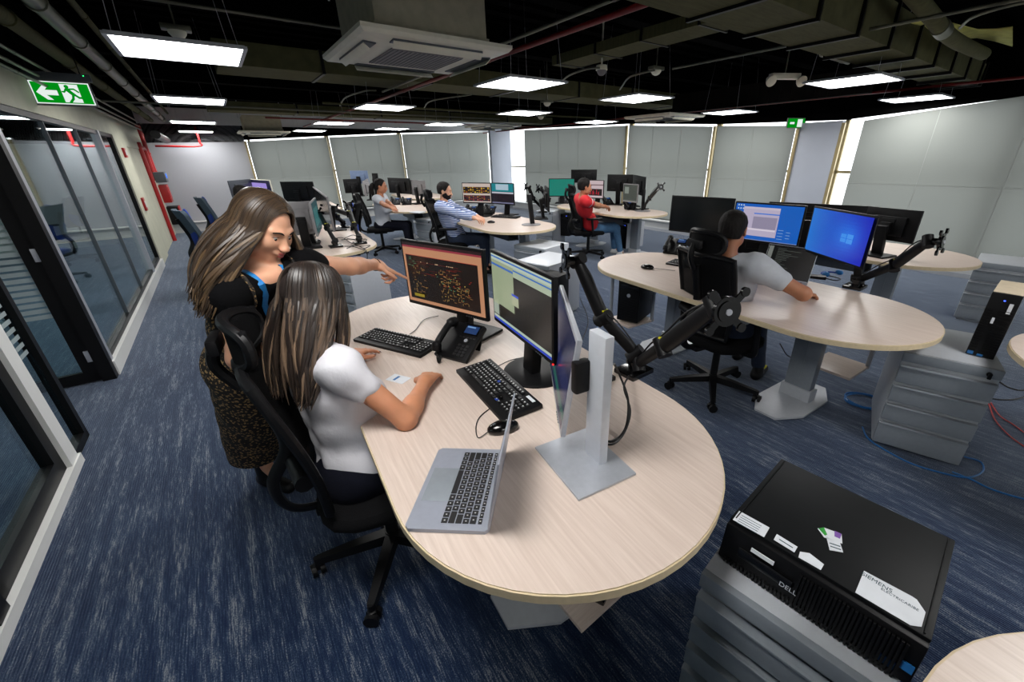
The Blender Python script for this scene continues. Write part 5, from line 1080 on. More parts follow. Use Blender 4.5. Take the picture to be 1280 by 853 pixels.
def person(name_label, pelvis, yaw, head_c, head_f, hands, feet, female=True, sc=1.0, arm_s=1.0, lean=None, skin=skin_t, shirt=tee_w, sleeve=.5, trousers=navy, shoe=blackp, vox=.006, neck_c=None, elbow_pole=((0, 0, -1), (0, 0, -1)), head_u=(0, 0, 1), sh=None, standing=False, hcurl=((.35, .4, .45, .5), (.35, .4, .45, .5)), palm=((0, 0, 1), (0, 0, 1)), hdir=(None, None), extra=None, loose=0.0, shirt_len=-.04, polo=None, knees=None, wr=.0018, dress=None, ncut=.06):
    """order of pairs: (left, right) of the person.  Everything in world metres."""
    pelvis = Vector(pelvis); F = Vector((math.cos(yaw), math.sin(yaw), 0)); Rt = Vector((math.sin(yaw), -math.cos(yaw), 0)); U = Vector((0, 0, 1)); head_c = Vector(head_c)
    root = thing('person', name_label, 'person', (pelvis.x, pelvis.y, 0)); body = SDF(); cl = SDF()
    hf = Vector(head_f).normalized(); hu = Vector(head_u); neck = neck_c or (head_c - Vector((0, 0, .155)) * sc - Vector((hf.x, hf.y, 0)) * .045); spine = (neck - pelvis); sp = spine.normalized()
    sw = (.165 if female else .185) * sc; shc = neck - sp * .045 * sc; SL, SR = (sh if sh else (shc - Rt * sw, shc + Rt * sw)); SL, SR = Vector(SL), Vector(SR)
    rt2 = (SR - SL).normalized(); f2 = Vector((-rt2.y, rt2.x, 0)).normalized(); f2 = f2 if f2.dot(F) > 0 else -f2; f2 = (f2 - sp * f2.dot(sp)).normalized(); trot = frame(sp.cross(f2) * -1 if False else f2.cross(sp), f2, sp); chest = neck - sp * .20 * sc; waist = pelvis + sp * .17 * sc
    prot = frame(Rt, F, U)
    def torso(s, g, k=.05):
        s.ell(chest, (V3(.148 if female else .168, .100 if female else .112, .17) * sc + V3(g, g, g)), trot, k); s.ell(waist, (V3(.122 if female else .148, .095 if female else .108, .14) * sc + V3(g, g, g)), trot, k)
        s.ell(pelvis + U * .02, (V3(.170 if female else .160, .118, .12) * sc + V3(g, g, g)), prot, k); s.cap(SL - (SL - SR).normalized() * .02, SR + (SL - SR).normalized() * .02, .052 * sc + g, .052 * sc + g, .05); s.ell(chest + sp * .09, (V3(.13, .075, .08) * sc + V3(g, g, g)), trot, k)
        if female:
            for sx in (-1, 1): s.ell(chest + f2 * .085 * sc + rt2 * sx * .07 * sc - sp * .02, V3(.062, .058, .062) * sc + V3(g, g, g), trot, .03)
    torso(body, -.006); torso(cl, .009 + loose)
    for S_ in (SL, SR): cl.cap(neck - sp * .045 * sc, S_, .044 * sc, (.048 if female else .062) * sc, .05); body.cap(neck - sp * .05 * sc, S_, .034 * sc, .044 * sc, .04)
    body.cap(neck - sp * .03, head_c - hu * .06 * sc - hf * .018, .056 * sc, .050 * sc, .03); q, rot, r_, f_, u_ = head(body, head_c, hf, hu, sc, female)
    tips = []; arms_ = []; cl.ell(neck + sp * .025 + f2 * .028, V3(.074, .078, .052) * sc, trot, .012, True)
    for i, (S_, Hd) in enumerate(((SL, hands[0]), (SR, hands[1]))):
        l1, l2 = (.275 if female else .295) * sc * arm_s, (.235 if female else .255) * sc * arm_s; el, wr_ = ik(S_, Hd, l1, l2, elbow_pole[i]); t_ = 1.0 if female else 1.1
        body.cap(S_, el, .047 * t_ * sc, .037 * t_ * sc, .03); fd = (wr_ - el); body.cap(el, el + fd * .35, .038 * t_ * sc, .037 * t_ * sc, .02); body.cap(el + fd * .3, wr_, .037 * t_ * sc, .0235 * t_ * sc, .02)
        d_ = Vector(hdir[i]) if hdir[i] is not None else fd.normalized(); pn = Vector(palm[i]); lat = d_.cross(pn) * (1 if i == 0 else -1); lat = lat.normalized()
        tips.append(hand(body, wr_, d_, pn, lat, hcurl[i], sc=sc * (1.0 if female else 1.08))); arms_.append((S_, el, wr_))
        ln = sleeve
        if not female: cl.cap(S_ - (el - S_) * .05, S_ + (el - S_) * .15, .068 * sc, .066 * sc, .04)
        if ln <= 1.0: cl.cap(S_, S_ + (el - S_) * ln, .049 * t_ * sc + loose, (.050 - .005 * ln) * t_ * sc + loose, .05)
        else: cl.cap(S_, el, .058 * sc + loose, .05 * sc + loose, .03); cl.cap(el, el + (wr_ - el) * (ln - 1), .05 * sc + loose, .036 * sc + loose, .025)
    tr = SDF(); shoe_l = []
    for i in (0, 1):
        sx = -1 if i == 0 else 1; hip = pelvis + Rt * sx * .085 * sc - U * .02; ft = Vector(feet[i]); an = ft + U * .085
        kn, an2 = ik(hip, an, .41 * sc, .40 * sc, (knees[i] if knees else (F if not standing else F)))
        body.cap(hip, kn, .075 * sc, .052 * sc, .04); body.cap(kn, an2, .050 * sc, .034 * sc, .03); body.cap(an2, an2 - U * .05 + F * .06, .032, .028, .02)
        tr.cap(hip, kn, .092 * sc, .064 * sc, .05); tr.cap(kn, an2 + (kn - an2) * .1, .062 * sc, .048 * sc, .03); fo = Vector((kn.x - hip.x, kn.y - hip.y, 0)); fo = fo.normalized() if fo.length > .05 and not standing else F
        shoes = SDF(); shoe_l.append(shoes); shoes.cap(Vector((an2.x, an2.y, ft.z + .04)) - fo * .03, Vector((an2.x, an2.y, ft.z + .032)) + fo * .15, .038, .032, .02); shoes.cap(an2, Vector((an2.x, an2.y, ft.z + .05)), .04, .042, .02)
    tr.ell(pelvis + U * .02, V3(.172 if female else .165, .125, .11) * sc + V3(.004, .004, .004), prot, .05); tr.ell(pelvis - F * .04 - U * .01, V3(.17, .12, .10) * sc, prot, .05)
    bo = mobj(body.mesh(vox, 'body'), 'body', skin, root, smooth=2)
    hem = pelvis.z + shirt_len
    nk = neck + sp * .018; nn = (sp * .9 - f2 * .45).normalized()
    mobj(cl.mesh(vox, 'shirt', cut=[((0, 0, -1), -hem), (tuple(nn), float(nn.dot(nk)) + ncut)], wrinkle=wr), 'shirt', shirt, root, smooth=2)
    if trousers: mobj(tr.mesh(vox, 'trousers', wrinkle=wr * .8, wf=30), 'trousers', trousers, root, smooth=2)
    for shoes in shoe_l: mobj(shoes.mesh(vox, 'shoe', cut=[((0, 0, -1), -min(feet[0][2], feet[1][2]) - .004)]), 'shoe', shoe, root, smooth=1)
    return root, dict(q=q, rot=rot, r=r_, f=f_, u=u_, tips=tips, arms=arms_, neck=neck, chest=chest, sp=sp, f2=f2, rt2=rt2, SL=SL, SR=SR, pelvis=pelvis, F=F, Rt=Rt, trot=trot)
def fixpar(root):
    for o in root.children:
        if o.type == 'MESH' and o.matrix_parent_inverse == Matrix.Identity(4): o.matrix_parent_inverse = Matrix.Translation(-root.location)
def short_hair(root, d, sc=1.0, mt=hair_b, vox=.006, front=.055, low=-.045, beard=False, vol=.0):
    s = SDF(); q, rot = d['q'], d['rot']; s.ell(q(0, -.018, .040), [(.080 + vol) * sc, (.096 + vol) * sc, (.084 + vol) * sc], rot, .01); s.ell(q(0, -.05, -.01), [.068 * sc, .055 * sc, .065 * sc], rot, .02)
    f, u = d['f'], d['u']; c1 = q(0, front, .045); n1 = (f * .85 - u * .52).normalized(); c2 = q(0, .0, low); n2 = (-u)
    c3 = q(0, .02, .0); n3 = (f * .9 - u * .3).normalized()
    mobj(s.mesh(vox, 'hair', cut=[(tuple(n1), float(n1.dot(c1))), (tuple(n2), float(n2.dot(c2))), (tuple(n3), float(n3.dot(q(0, .030, .0))))], wrinkle=.0015, wf=160), 'hair', mt, root, smooth=1)
    if beard:
        s = SDF(); s.ell(q(0, .024, -.030), [.0660 * sc, .0725 * sc, .084 * sc], rot, .02); s.ell(q(0, .056, -.082), [.031 * sc, .026 * sc, .025 * sc], rot, .03)
        for sx in (-1, 1): s.ell(q(sx * .050, .014, -.062), [.019 * sc, .036 * sc, .024 * sc], rot, .03)
        n1 = (u * .9 + f * .42).normalized(); mobj(s.mesh(.005, 'beard', cut=[(tuple(n1), float(n1.dot(q(0, .09, -.037))))], wrinkle=.001, wf=200), 'beard', mt, root, smooth=1)
def long_hair(root, d, fall, n=260, base=(30, 24, 21), hi=(150, 118, 84), hi_p=.3, seed=1, part=0.0, length=.34, front_drop=.0, sc=1.0, spread=1.0, frontcut=.35, back_only=False, root_k=.2):
    """locks combed from a parting over the skull, falling along `fall` (list of side dependent targets)"""
    rg = random.Random(seed); q, f, u, r = d['q'], d['f'], d['u'], d['r']; m = MB()
    s = SDF(); s.ell(q(0, -.02, .034), [.080 * sc, .096 * sc, .083 * sc], d['rot'], .01); n1 = (f * .93 - u * .36).normalized(); n2 = -u
    mobj(s.mesh(.006, 'hair_cap', cut=[(tuple(n1), float(n1.dot(q(0, .036, .03)))), (tuple(n2), float(n2.dot(q(0, 0, -.03))))]), 'hair_cap', mat('hair_base', srgb(*[v * 1.25 for v in base]), .7, 0, .2, var=.3, scale=120, stretch=(1, 1, .2)), root, smooth=1)
    for i in range(n):
        sd = -1 if rg.random() < .5 else 1; az = rg.random()            # 0 = front hairline, 1 = back of the skull
        y0 = .075 - .150 * az; y0 -= .012; st = Vector((part + sd * .004, y0, .036 + .094 * math.sqrt(max(0, 1 - ((y0 + .02) / .108) ** 2)))); th = math.pi * (.06 + .94 * az)
        ex, ey = math.sin(th if th < math.pi / 2 else math.pi - (math.pi - th)) , math.cos(th); rad = 1.0 + .10 * rg.random()
        sidev = Vector((sd * (.084 * max(.25, math.sin(th)) ) * rad, -.012 + .098 * math.cos(th) * rad, 0)); pts = []
        if sidev.y > .045: sidev.x = sd * max(abs(sidev.x), .066); sidev.y = min(sidev.y, .055)
        for k in range(5):
            t = k / 4; a = t * math.pi / 2; pts.append(q(st.x * (1 - math.sin(a)) + sidev.x * math.sin(a), st.y * (1 - math.sin(a)) + sidev.y * math.sin(a), .02 + (st.z - .02) * math.cos(a)))
        L = length * (.75 + .35 * rg.random()); tgt = fall(sd, az, rg); cur = pts[-1]; wob = rg.random() * 6
        for k in range(1, 8):
            t = k / 7; p = cur + (tgt - cur) * t + (cur - q(0, -.02, cur.z * 0)).normalized() * .010 * math.sin(t * 3.14) * 0; p = p + r * .006 * math.sin(wob + t * 5) + f * .006 * math.cos(wob + t * 4.2); out = math.sin(t * math.pi) * .018 * spread; p = p + (r * sd * (1 if abs(sidev.x) > .05 else 0) - f * (1 if az > .6 else 0)) * out; pts.append(p)
        pts = sm(pts, 2); t_hi = rg.random() < hi_p; tt = (rg.random() * .7 + .3) if t_hi else rg.random() * .25; cc = [srgb(*[a + (b - a) * tt * (root_k + (1 - root_k) * min(1, (j / 15) ** 1.4)) for a, b in zip(base, hi)]) for j in range(30)]
        w_ = (.0032 + .0038 * rg.random()) * sc; N = len(pts); m.tube(pts, w_, 6, radii=[w_ * (.7 + .5 * math.sin(j / N * 2.6)) * (1 if j < N * .75 else max(.12, (N - j) / (N * .25))) for j in range(N)], flat=.7, up=(pts[0] - q(0, 0, 0)), cols=cc)
    o = m.build('hair', hair_s, root); return o
def nails(root, tips, which, mt=nail_m):
    m = MB()
    for i in which:
        t, dv, n = tips[i]; dv = dv.normalized(); nn = (n - dv * n.dot(dv)).normalized(); m.ell(t + dv * .001 + nn * .0062, (.0058, .0085, .002), frame(dv.cross(nn), dv, nn), n=10)
    m.build('fingernails', mt, root)

# ---------- seated woman, white top (foreground)
hR = P(531, 478, .775) ; hL = P(436, 446, .775)
hc = Vector((-.755, 1.29, 1.155)); hd = (Vector((-.47, 1.86, .98)) - hc).normalized()
root, d = person('person seated in the foreground, white short-sleeved top and long streaked dark hair, typing', (-.74, 1.26, .50), R(40), hc, hd, (hL - Vector((0.0, .0, 0)), hR), ((-.28, 1.62, .0), (-.12, 1.36, .0)), female=True, sc=.95, shirt=tee_w, sleeve=.32, wr=.006, trousers=navy, skin=skin_t, vox=.0048, hdir=(Vector((.35, .9, -.05)), Vector((.05, 1, -.1))),
    elbow_pole=((-.5, -.4, -.6), (.3, -1.0, -.5)), sh=((-.875, 1.34, .985), (-.645, 1.15, .96)), loose=.006, head_u=(-.0, -.0, 1), hcurl=((.25, .3, .3, .35), (.30, .35, .38, .42)))
face_parts(root, d['q'], d['rot'], .98)
def fallA(sd, az, rg):
    q, u = d['q'], d['u']; ln = .17 + .11 * rg.random()
    if az < .35: return q(sd * (.075 + .03 * rg.random()), .03 - .03 * rg.random(), -.10 - ln * .75)
    return q(sd * (.10 - .08 * az * rg.random()) , -.075 - .035 * rg.random(), -.08 - ln)
long_hair(root, d, fallA, n=1000, base=(30, 24, 22), hi=(138, 114, 92), hi_p=.34, seed=4)
nails(root, d['tips'][0], (0, 1, 2, 3, 4)); m = MB(); t0 = d['tips'][1][2][0]; a_ = d['arms'][1][2]; md = kns[2]; 
m.tube([md + Vector((.010 * math.cos(i * .45), 0.0, .0105 * math.sin(i * .45))) for i in range(15)], .0016, 6); m.build('ring', gold, root)
fixpar(root)

# ---------- standing woman, pointing
hc = D(330, 285, 1.72); hd = Vector((.80, -.22, -.42)).normalized(); hu = Vector((.30, .05, .93))
SRt, SLt = D(286, 368, 1.64), D(380, 331, 1.76)
wr = D(471, 331, 2.07); tipd = D(508, 347, 2.11)
pel = Vector((-1.17, 1.52, .84))
nk = D(320, 338, 1.73)
hRt = D(376, 428, 1.60)
root, d = person('person standing and pointing at the orange screen, black tee, leopard print dress, blue lanyard', pel, R(-22), hc, hd, (wr, hRt), ((-1.42, 1.86, 0), (-1.50, 1.70, 0)), female=True, sc=.93, shirt=tee_k, sleeve=.24, trousers=None, skin=skin_l, vox=.0048, neck_c=nk, head_u=hu, standing=True, sh=(SLt, SRt),
    elbow_pole=((.6, -.2, -.3), (-.5, -.2, -1)), hcurl=((.02, 1.0, 1.15, 1.2), (.4, .4, .4, .4)), hdir=((tipd - wr), Vector((.9, .3, -.1))), palm=((.1, .1, 1), (0, 0, 1)), loose=.0, shirt_len=.10, ncut=.035, arm_s=.90)
face_parts(root, d['q'], d['rot'], .93, smile=.007)
dr = SDF(); sp = d['sp']; ch, pv = d['chest'], d['pelvis']
g = .017
dr.ell(ch - sp * .03, V3(.152 + g, .106 + g, .16 + g), d['trot'], .05); dr.ell(pv + sp * .17, V3(.128 + g, .10 + g, .14 + g), d['trot'], .05)
for sx in (-1, 1): dr.ell(ch + d['f2'] * .087 + d['rt2'] * sx * .07 - sp * .02, V3(.064 + g * .6, .06 + g * .6, .064 + g * .6), d['trot'], .03)
rp = frame(d['Rt'], d['F'], V3(0, 0, 1)); dr.ell(pv + V3(0, 0, .02), (.19, .14, .14), rp, .05)
fm = Vector((-1.46, 1.77, .22)); dr.cap(pv - V3(0, 0, .02) + d['Rt'] * .05, fm + d['Rt'] * .07, .15, .135, .06); dr.cap(pv - V3(0, 0, .02) - d['Rt'] * .05, fm - d['Rt'] * .07, .15, .135, .06)
topn = (sp * .94 - d['f2'] * -.10).normalized(); mobj(dr.mesh(.006, 'dress', cut=[((0, 0, -1), -.20), (tuple(topn), float(topn.dot(ch + sp * .015)))], wrinkle=.004, wf=16), 'dress', leopard, root, smooth=2)
from mathutils.bvhtree import BVHTree
def drape(o, pts, dirs, lift):
    out = []; trees = [BVHTree.FromPolygons([v.co for v in x.data.vertices], [p.vertices[:] for p in x.data.polygons]) for x in o]
    for p, dr_ in zip(pts, dirs):
        dr_ = dr_.normalized(); hs = [h[0] for h in (t_.ray_cast(p, dr_) for t_ in trees) if h[0] is not None and (h[0] - p).length < .22]
        out.append((max(hs, key=lambda q: (q - p).length) if hs else p + dr_ * .09) + dr_ * lift)
    return out
kids = {c.name.split('.')[0]: c for c in root.children}
top_ = [kids['shirt'], kids['body']]; f2, rt = d['f2'], d['rt2']; nk = d['neck']
for sx in (-1, 1):
    ph = [R(-25 + 140 * k / 12) for k in range(13)]; m = MB(); m.tube(drape(top_ + [kids['dress']], [ch + sp * .05 + rt * sx * (.070 + .020 * k / 12) for k in range(13)], [f2 * math.cos(a) + sp * math.sin(a) for a in ph], .004), .0055, 6); m.build('dress_strap', leopard, root)
for sx in (-1, 1):
    ph = [R(-35 + 140 * k / 12) for k in range(13)]; m = MB(); m.tube(drape(top_ + [kids['dress']], [ch + sp * .05 + rt * sx * .062 * (k / 12) ** .7 for k in range(13)], [f2 * math.cos(a) + sp * math.sin(a) for a in ph], .005), .010, 8, flat=.25, up=f2); m.build('lanyard', lany, root)
m = MB(); el_, w_ = d['arms'][0][1], d['arms'][0][2]; ax = (w_ - el_).normalized(); a1 = ax.orthogonal().normalized(); b1 = ax.cross(a1); m.tube([w_ - ax * .012 + (a1 * math.cos(i * .4) + b1 * math.sin(i * .4)) * .0275 for i in range(17)], .0022, 6); m.build('bracelet', hair_b, root)
def fallB(sd, az, rg):
    q = d['q']; c0 = d['chest']; ln = rg.random()
    if sd > 0:      # her right side, towards the camera's left: long mass in front of and behind the shoulder
        b = SRt + Vector((-.02, -.03, .0)); return b + Vector((-.040 - .030 * rg.random() + .06 * (1 - az) * rg.random(), -.035 + .05 * rg.random(), .035 - .10 * ln)) 
    if az < .45: return c0 + d['f2'] * (.155) + d['rt2'] * (-.10 - .04 * rg.random()) + sp * (.03 - .12 * ln)
    return SLt + Vector((-.07 * rg.random(), .02, .0)) + d['f2'] * (-.09) - Vector((0, 0, .02 + .12 * ln)) + d['rt2'] * .06
long_hair(root, d, fallB, n=1100, base=(44, 34, 27), hi=(116, 92, 64), hi_p=.40, root_k=.5, seed=9, part=-.012, spread=1.3)
fixpar(root)

# ---------- man in grey polo, right
hc = P(916, 288, 1.155); hd = (Vector((1.77, 3.3, 1.07)) - hc).normalized()
root, d = person('person seated at the second desk seen from behind, pale grey polo, short dark hair', (1.27, 2.62, .50), R(46), hc, hd, (P(935, 352, .775) + Vector((.12, .28, 0)), P(1002, 367, .775)), ((1.62, 3.05, 0), (1.62, 2.72, 0)), female=False, sc=.98, shirt=tee_g, sleeve=.52, trousers=jeans_d, skin=skin_b, vox=.006,
    elbow_pole=((-.3, .4, -.8), (.9, -1.0, -.5)), hdir=(Vector((.5, .8, -.1)), Vector((.9, .35, -.15))), loose=.008, wr=.002)
short_hair(root, d, front=.06); face_parts(root, d['q'], d['rot'], .98, lips=False)
m = MB(); q = d['q']; m.ell(q(0, .085, -.068), (.048, .045, .034), d['rot']); m.build('face_mask', tee_k, root)
m = MB(); [m.box(Vector((1.66 + .03 * i, 2.75 + .02 * i, .075)), (.05, .03, .02), rot=Rz(R(40)), bevel=.006) for i in range(2)]; m.build('shoe_stripe', yellow, root)
fixpar(root)
# ---------- man in stripes
hc = P(556, 239, 1.15); hd = Vector((1, -.08, -.16))
root, d = person('person with a beard and striped blue and white shirt seated in profile', (-1.28, 6.12, .50), R(-3), hc, hd, (P(604, 274, .775), P(612, 279, .775)), ((-.86, 6.15, 0), (-.86, 5.9, 0)), female=False, sc=1.0, shirt=stripes, sleeve=1.85, trousers=jeans_d, skin=skin_l, vox=.007, elbow_pole=((0, .3, -1), (0, -.4, -1)), loose=.012, wr=.003)
short_hair(root, d, beard=True, vol=.004); face_parts(root, d['q'], d['rot'], 1.0); fixpar(root)
# ---------- man in red
hc = P(731, 234, 1.16); hd = Vector((1, .25, -.1))
root, d = person('person in a red tee and blue jeans, seated in profile at the far right-hand desk', (.80, 6.93, .50), R(8), hc, hd, (P(757, 258, .775), P(770, 262, .775)), ((1.24, 7.12, 0), (1.30, 6.86, 0)), female=False, sc=1.0, shirt=tee_r, sleeve=.5, trousers=jeans, skin=skin_b, vox=.007, elbow_pole=((0, .3, -1), (.1, -.5, -.8)), loose=.008, ncut=.2, shoe=cable_w)
short_hair(root, d, vol=.006); face_parts(root, d['q'], d['rot'], 1.0)
m = MB(); S_, el, _ = d['arms'][1]; ax = (el - S_); 
m.cyl(S_ + ax * .20, S_ + ax * .34, .074, .072, n=20, caps=False); m.build('sleeve_band', tee_w, root); m = MB(); m.cyl(S_ + ax * .06, S_ + ax * .20, .076, .074, n=20, caps=False); m.build('sleeve_band', tee_k, root); fixpar(root)
# ---------- far woman
hc = P(476, 233, 1.15); hd = Vector((1, .1, -.15))
root, d = person('person with dark tied-back hair and pale top, seated far away in profile', (-2.86, 7.52, .50), R(2), hc, hd, (P(500, 266, .775), P(503, 268, .775)), ((-2.42, 7.6, 0), (-2.40, 7.35, 0)), female=True, sc=1.0, shirt=tee_g, sleeve=.5, trousers=navy, skin=skin_b, vox=.008, elbow_pole=((0, .3, -1), (0, -.5, -1)), loose=.01)
short_hair(root, d, low=-.07, vol=.004); face_parts(root, d['q'], d['rot'], 1.0); m = MB(); q = d['q']; m.tube(sm([q(0, -.10, .03), q(0, -.14, .0), q(0, -.15, -.08), q(0, -.11, -.2)]), .035, 10, radii=[.02 + .02 * math.sin(i / 24 * 3) for i in range(25)]); m.build('ponytail', hair_b, root); fixpar(root)
# ---------- half hidden person, left
hc = P(303, 243, 1.14); hd = Vector((.5, .75, -.3))
pq = Vector((hc.x - .02, hc.y - .05, .50))
root, d = person('person in a light blue striped shirt half hidden behind the pointing woman', pq, R(50), hc, hd, (pq + Vector((.18, .42, .28)), pq + Vector((.40, .22, .28))), (pq + Vector((.30, .45, -.50)), pq + Vector((.42, .30, -.50))), female=False, sc=1.0, shirt=mat('light_blue_cotton', srgb(150, 176, 214), .85, var=.06, scale=30), sleeve=1.8, trousers=jeans_d, skin=skin_b, vox=.008, elbow_pole=((-.2, .3, -1), (.3, -.4, -1)), loose=.01)
short_hair(root, d); face_parts(root, d['q'], d['rot'], 1.0); fixpar(root)
# ================================================================ ceiling services
ZP = 2.18
def lightpanel(px, py, label, rz=YAW, wires=True, loc=None):
    p = loc if loc is not None else P(px, py, ZP); t = thing('light_panel', label, 'ceiling light', (p.x, p.y, ZP), rz, 'square light panels hung below the open ceiling')
    m = MB(); s_ = .30
    for (cx, cy, sx, sy) in ((0, s_, .62, .022), (0, -s_, .62, .022), (s_, 0, .022, .58), (-s_, 0, .022, .58)): m.box((cx, cy, .006), (sx, sy, .014))
    m.box((0, 0, .016), (.6, .6, .006)); m.build('frame', graylt, t)
    m = MB(); m.box((0, 0, .008), (.58, .58, .008)); m.build('diffuser', panel_e, t)
    m = MB(); [m.cyl((x, y, .02), (x * .8, y * .8, ZC - ZP - .05), .0015, n=5) for x in (-.27, .27) for y in (-.27, .27)]; m.build('hanging_wire', silver, t)
    return t
pl = [(228, 66, 'largest square light panel at the upper left, nearest the exit sign'), (239, 126.5, 'second light panel in the row behind the exit sign'), (242, 153.5, 'third light panel in the left row'), (245, 165, 'fourth light panel in the left row'), (246, 173, 'farthest light panel in the left row'),
      (650, 106, 'square light panel right of the ceiling cassette unit'), (480, 135, 'light panel below the left corner of the cassette unit'), (417, 154.5, 'light panel in the middle left of the far ceiling'), (387, 164, 'small light panel behind the one in the middle left'), (490, 161.5, 'small light panel above the second far blind'), (555, 156, 'small light panel above the third far blind'),
      (655, 142, 'light panel above the far column'), (622, 142.5, 'light panel left of the far column top'), (795, 124, 'light panel under the long dark duct, in the centre'), (745, 153, 'small light panel above the wide blind'), (912, 141, 'light panel above the near end of the wide blinds'), (1066, 102.5, 'bright light panel beside the emergency lamp'), (1145, 124, 'light panel under the end of the big square duct')]
pl = [q for q in pl if q[0] not in (622,)]
for px, py, lb_ in pl: lightpanel(px, py, lb_)
# unseen panels added around the camera to brighten near desks, and in meeting room
for (u_, v_) in ((0, .9), (0, -1.9), (2.45, -.7), (2.45, -3.2), (4.9, -3.2), (7.0, -3.0), (-3.2, 1.6), (-3.2, 5.2), (-3.2, 8.6)):
    if u_ > UL: lightpanel(0, 0, 'added light panel out of view, brightening the near desks', loc=G(u_, v_))
    else: lightpanel(0, 0, 'added light panel out of view, brightening the glazed meeting room', loc=G(u_, v_))
# ---- exit sign
za = P(47, 131, 2.035); zb_ = P(122, 134, 2.035); ex = (zb_ - za).normalized(); t = thing('exit_sign', 'green illuminated exit sign with arrow and running figure, hung at the upper left', 'sign', ((za.x + zb_.x) / 2, (za.y + zb_.y) / 2, 2.035), math.atan2(ex.y, ex.x))
m = MB(); m.box((0, .006, .095), (.38, .012, .195), bevel=.002); m.build('frame', gray_pl, t)
m = MB(); m.box((0, .012, .22), (.42, .05, .055), bevel=.004); m.build('housing', graydk, t)
m = MB(); m.cyl((-.15, .012, .24), (-.15, .012, .9), .004); m.cyl((.15, .012, .24), (.15, .012, .9), .004); m.build('hanging_rod', black_m, t)
m = MB(); m.quad((-.178, -.001, .012), (.178, -.001, .012), (.178, -.001, .180), (-.178, -.001, .180)); m.build('border', white_e, t)
m = MB(); m.quad((-.170, -.002, .020), (.170, -.002, .020), (.170, -.002, .172), (-.170, -.002, .172)); m.build('face', green_e, t)
m = MB(); A_ = [(-.155, .096), (-.105, .15), (-.07, .15), (-.10, .115), (-.03, .115), (-.03, .077), (-.10, .077), (-.07, .042), (-.105, .042)]
def flat(m, poly, y): m._fin([m.bm.faces.new([m.bm.verts.new((x, y, z)) for x, z in poly])])
flat(m, A_, -.003); m.build('arrow', white_e, t)
m = MB(); flat(m, [(-.005, .165), (.105, .165), (.105, .028), (-.005, .028)], -.003); m.build('doorway', white_e, t)
m = MB()
circ = [(.035 + .014 * math.cos(a * .4), .146 + .014 * math.sin(a * .4)) for a in range(16)]; flat(m, circ, -.0045)
def limb(pts, w_):
    for (a, b) in zip(pts, pts[1:]):
        a, b = Vector((a[0], a[1])), Vector((b[0], b[1])); d = (b - a).normalized(); n = Vector((-d.y, d.x)) * w_; e = d * w_ * .6; flat(m, [tuple(a + n - e), tuple(b + n + e), tuple(b - n + e), tuple(a - n - e)], limb.y); limb.y -= .00005
limb.y = -.0046
limb([(.03, .128), (.062, .088)], .013); limb([(.03, .128), (.01, .105), (-.0, .108)], .006); limb([(.042, .128), (.075, .13), (.098, .108)], .006); limb([(.06, .09), (.05, .055), (.028, .03)], .008); limb([(.064, .09), (.09, .066), (.125, .064)], .008)
m.build('running_figure', green_e, t)
m = MB(); m.box((.17, -.014, .235), (.006, .004, .006)); m.build('status_light', led_g, t)
e2 = thing('exit_sign', 'tiny green exit sign hung over the near grey column', 'sign', P(995, 154, 2.02) * 1.0, YAW + R(-25)); m = MB(); m.box((0, 0, 0), (.34, .02, .15), bevel=.002); m.build('frame', gray_pl, e2); m = MB(); m.box((0, -.011, 0), (.32, .002, .13)); m.build('face', green_e, e2)
m = MB(); m.box((.06, -.013, 0), (.09, .001, .11)); m.box((-.08, -.013, 0), (.08, .001, .03)); m.build('pictogram', white_e, e2)
# ---- ceiling cassettes
def cassette(p, rz, label, s_=.95, box=True):
    t = thing('ceiling_cassette', label, 'air conditioner', p, rz, 'square cassette air conditioners')
    m = MB(); h = s_ / 2
    m.prism([(-h, -h), (h, -h), (h, h), (-h, h)], .03, .05); n = []
    for k_, z in ((1.0, .03), (.96, .012), (.62, .0)): n.append([m.bm.verts.new((x * h * k_, y * h * k_, z)) for x, y in ((-1, -1), (1, -1), (1, 1), (-1, 1))])
    m._fin([m.bm.faces.new((A[i], A[(i + 1) % 4], B[(i + 1) % 4], B[i])) for A, B in zip(n, n[1:]) for i in range(4)] + [m.bm.faces.new(n[-1])]); m.build('panel', pale_pl, t)
    m = MB(); m.box((0, 0, -.004), (s_ * .50, s_ * .50, .008))
    m.build('grille', gray_pl, t)
    m = MB(); [m.box((x, 0, -.009), (.004, s_ * .48, .003)) for x in [(-.22 + i * .028) for i in range(17)]]; m.build('grille_bar', graydk, t)
    for i in range(4):
        q = Rz(i * math.pi / 2); m = MB(); m.box(q @ Vector((0, -h * .80, .004)), (.56, .07, .012), rot=q @ Rx(R(0))); sl = m.build('air_slot', graydk, t)
        m = MB(); m.box(q @ Vector((0, -h * .84, -.018)), (.56, .004, .045), rot=q @ Rx(R(50)), bevel=.001); m.build('louvre', pale_pl, sl)
    if box:
        m = MB(); m.box((0, 0, .20), (.70, .70, .30), bevel=.01); m.box((0, 0, .07), (.72, .72, .04)); m.build('body', mat('foam_board', srgb(176, 172, 152), .8, 0, .2, var=.1, scale=14), t)
        m = MB(); [m.cyl((x, y, .34), (x, y, .78), .006) for x in (-.38, .38) for y in (-.38, .38)]; m.build('hanging_rod', silver, t)
    return t
cs = (P(412.8, 82.5, ZP) + P(450.2, 41.3, ZP) + P(641.7, 63.2, ZP) + P(562, 97, ZP)) / 4
cassette(cs, YAW, 'large pale cassette air conditioner with open louvres at the top centre', s_=.93)
cassette(P(330, 168, 2.12), YAW, 'far pale cassette unit over the plain stretch of the far wall'); cassette(P(830, 149, 2.14), YAW, 'far pale cassette unit over the right windows', box=False); cassette(P(616, 160, 2.2), YAW, 'far pale cassette unit just left of the far column', box=False)
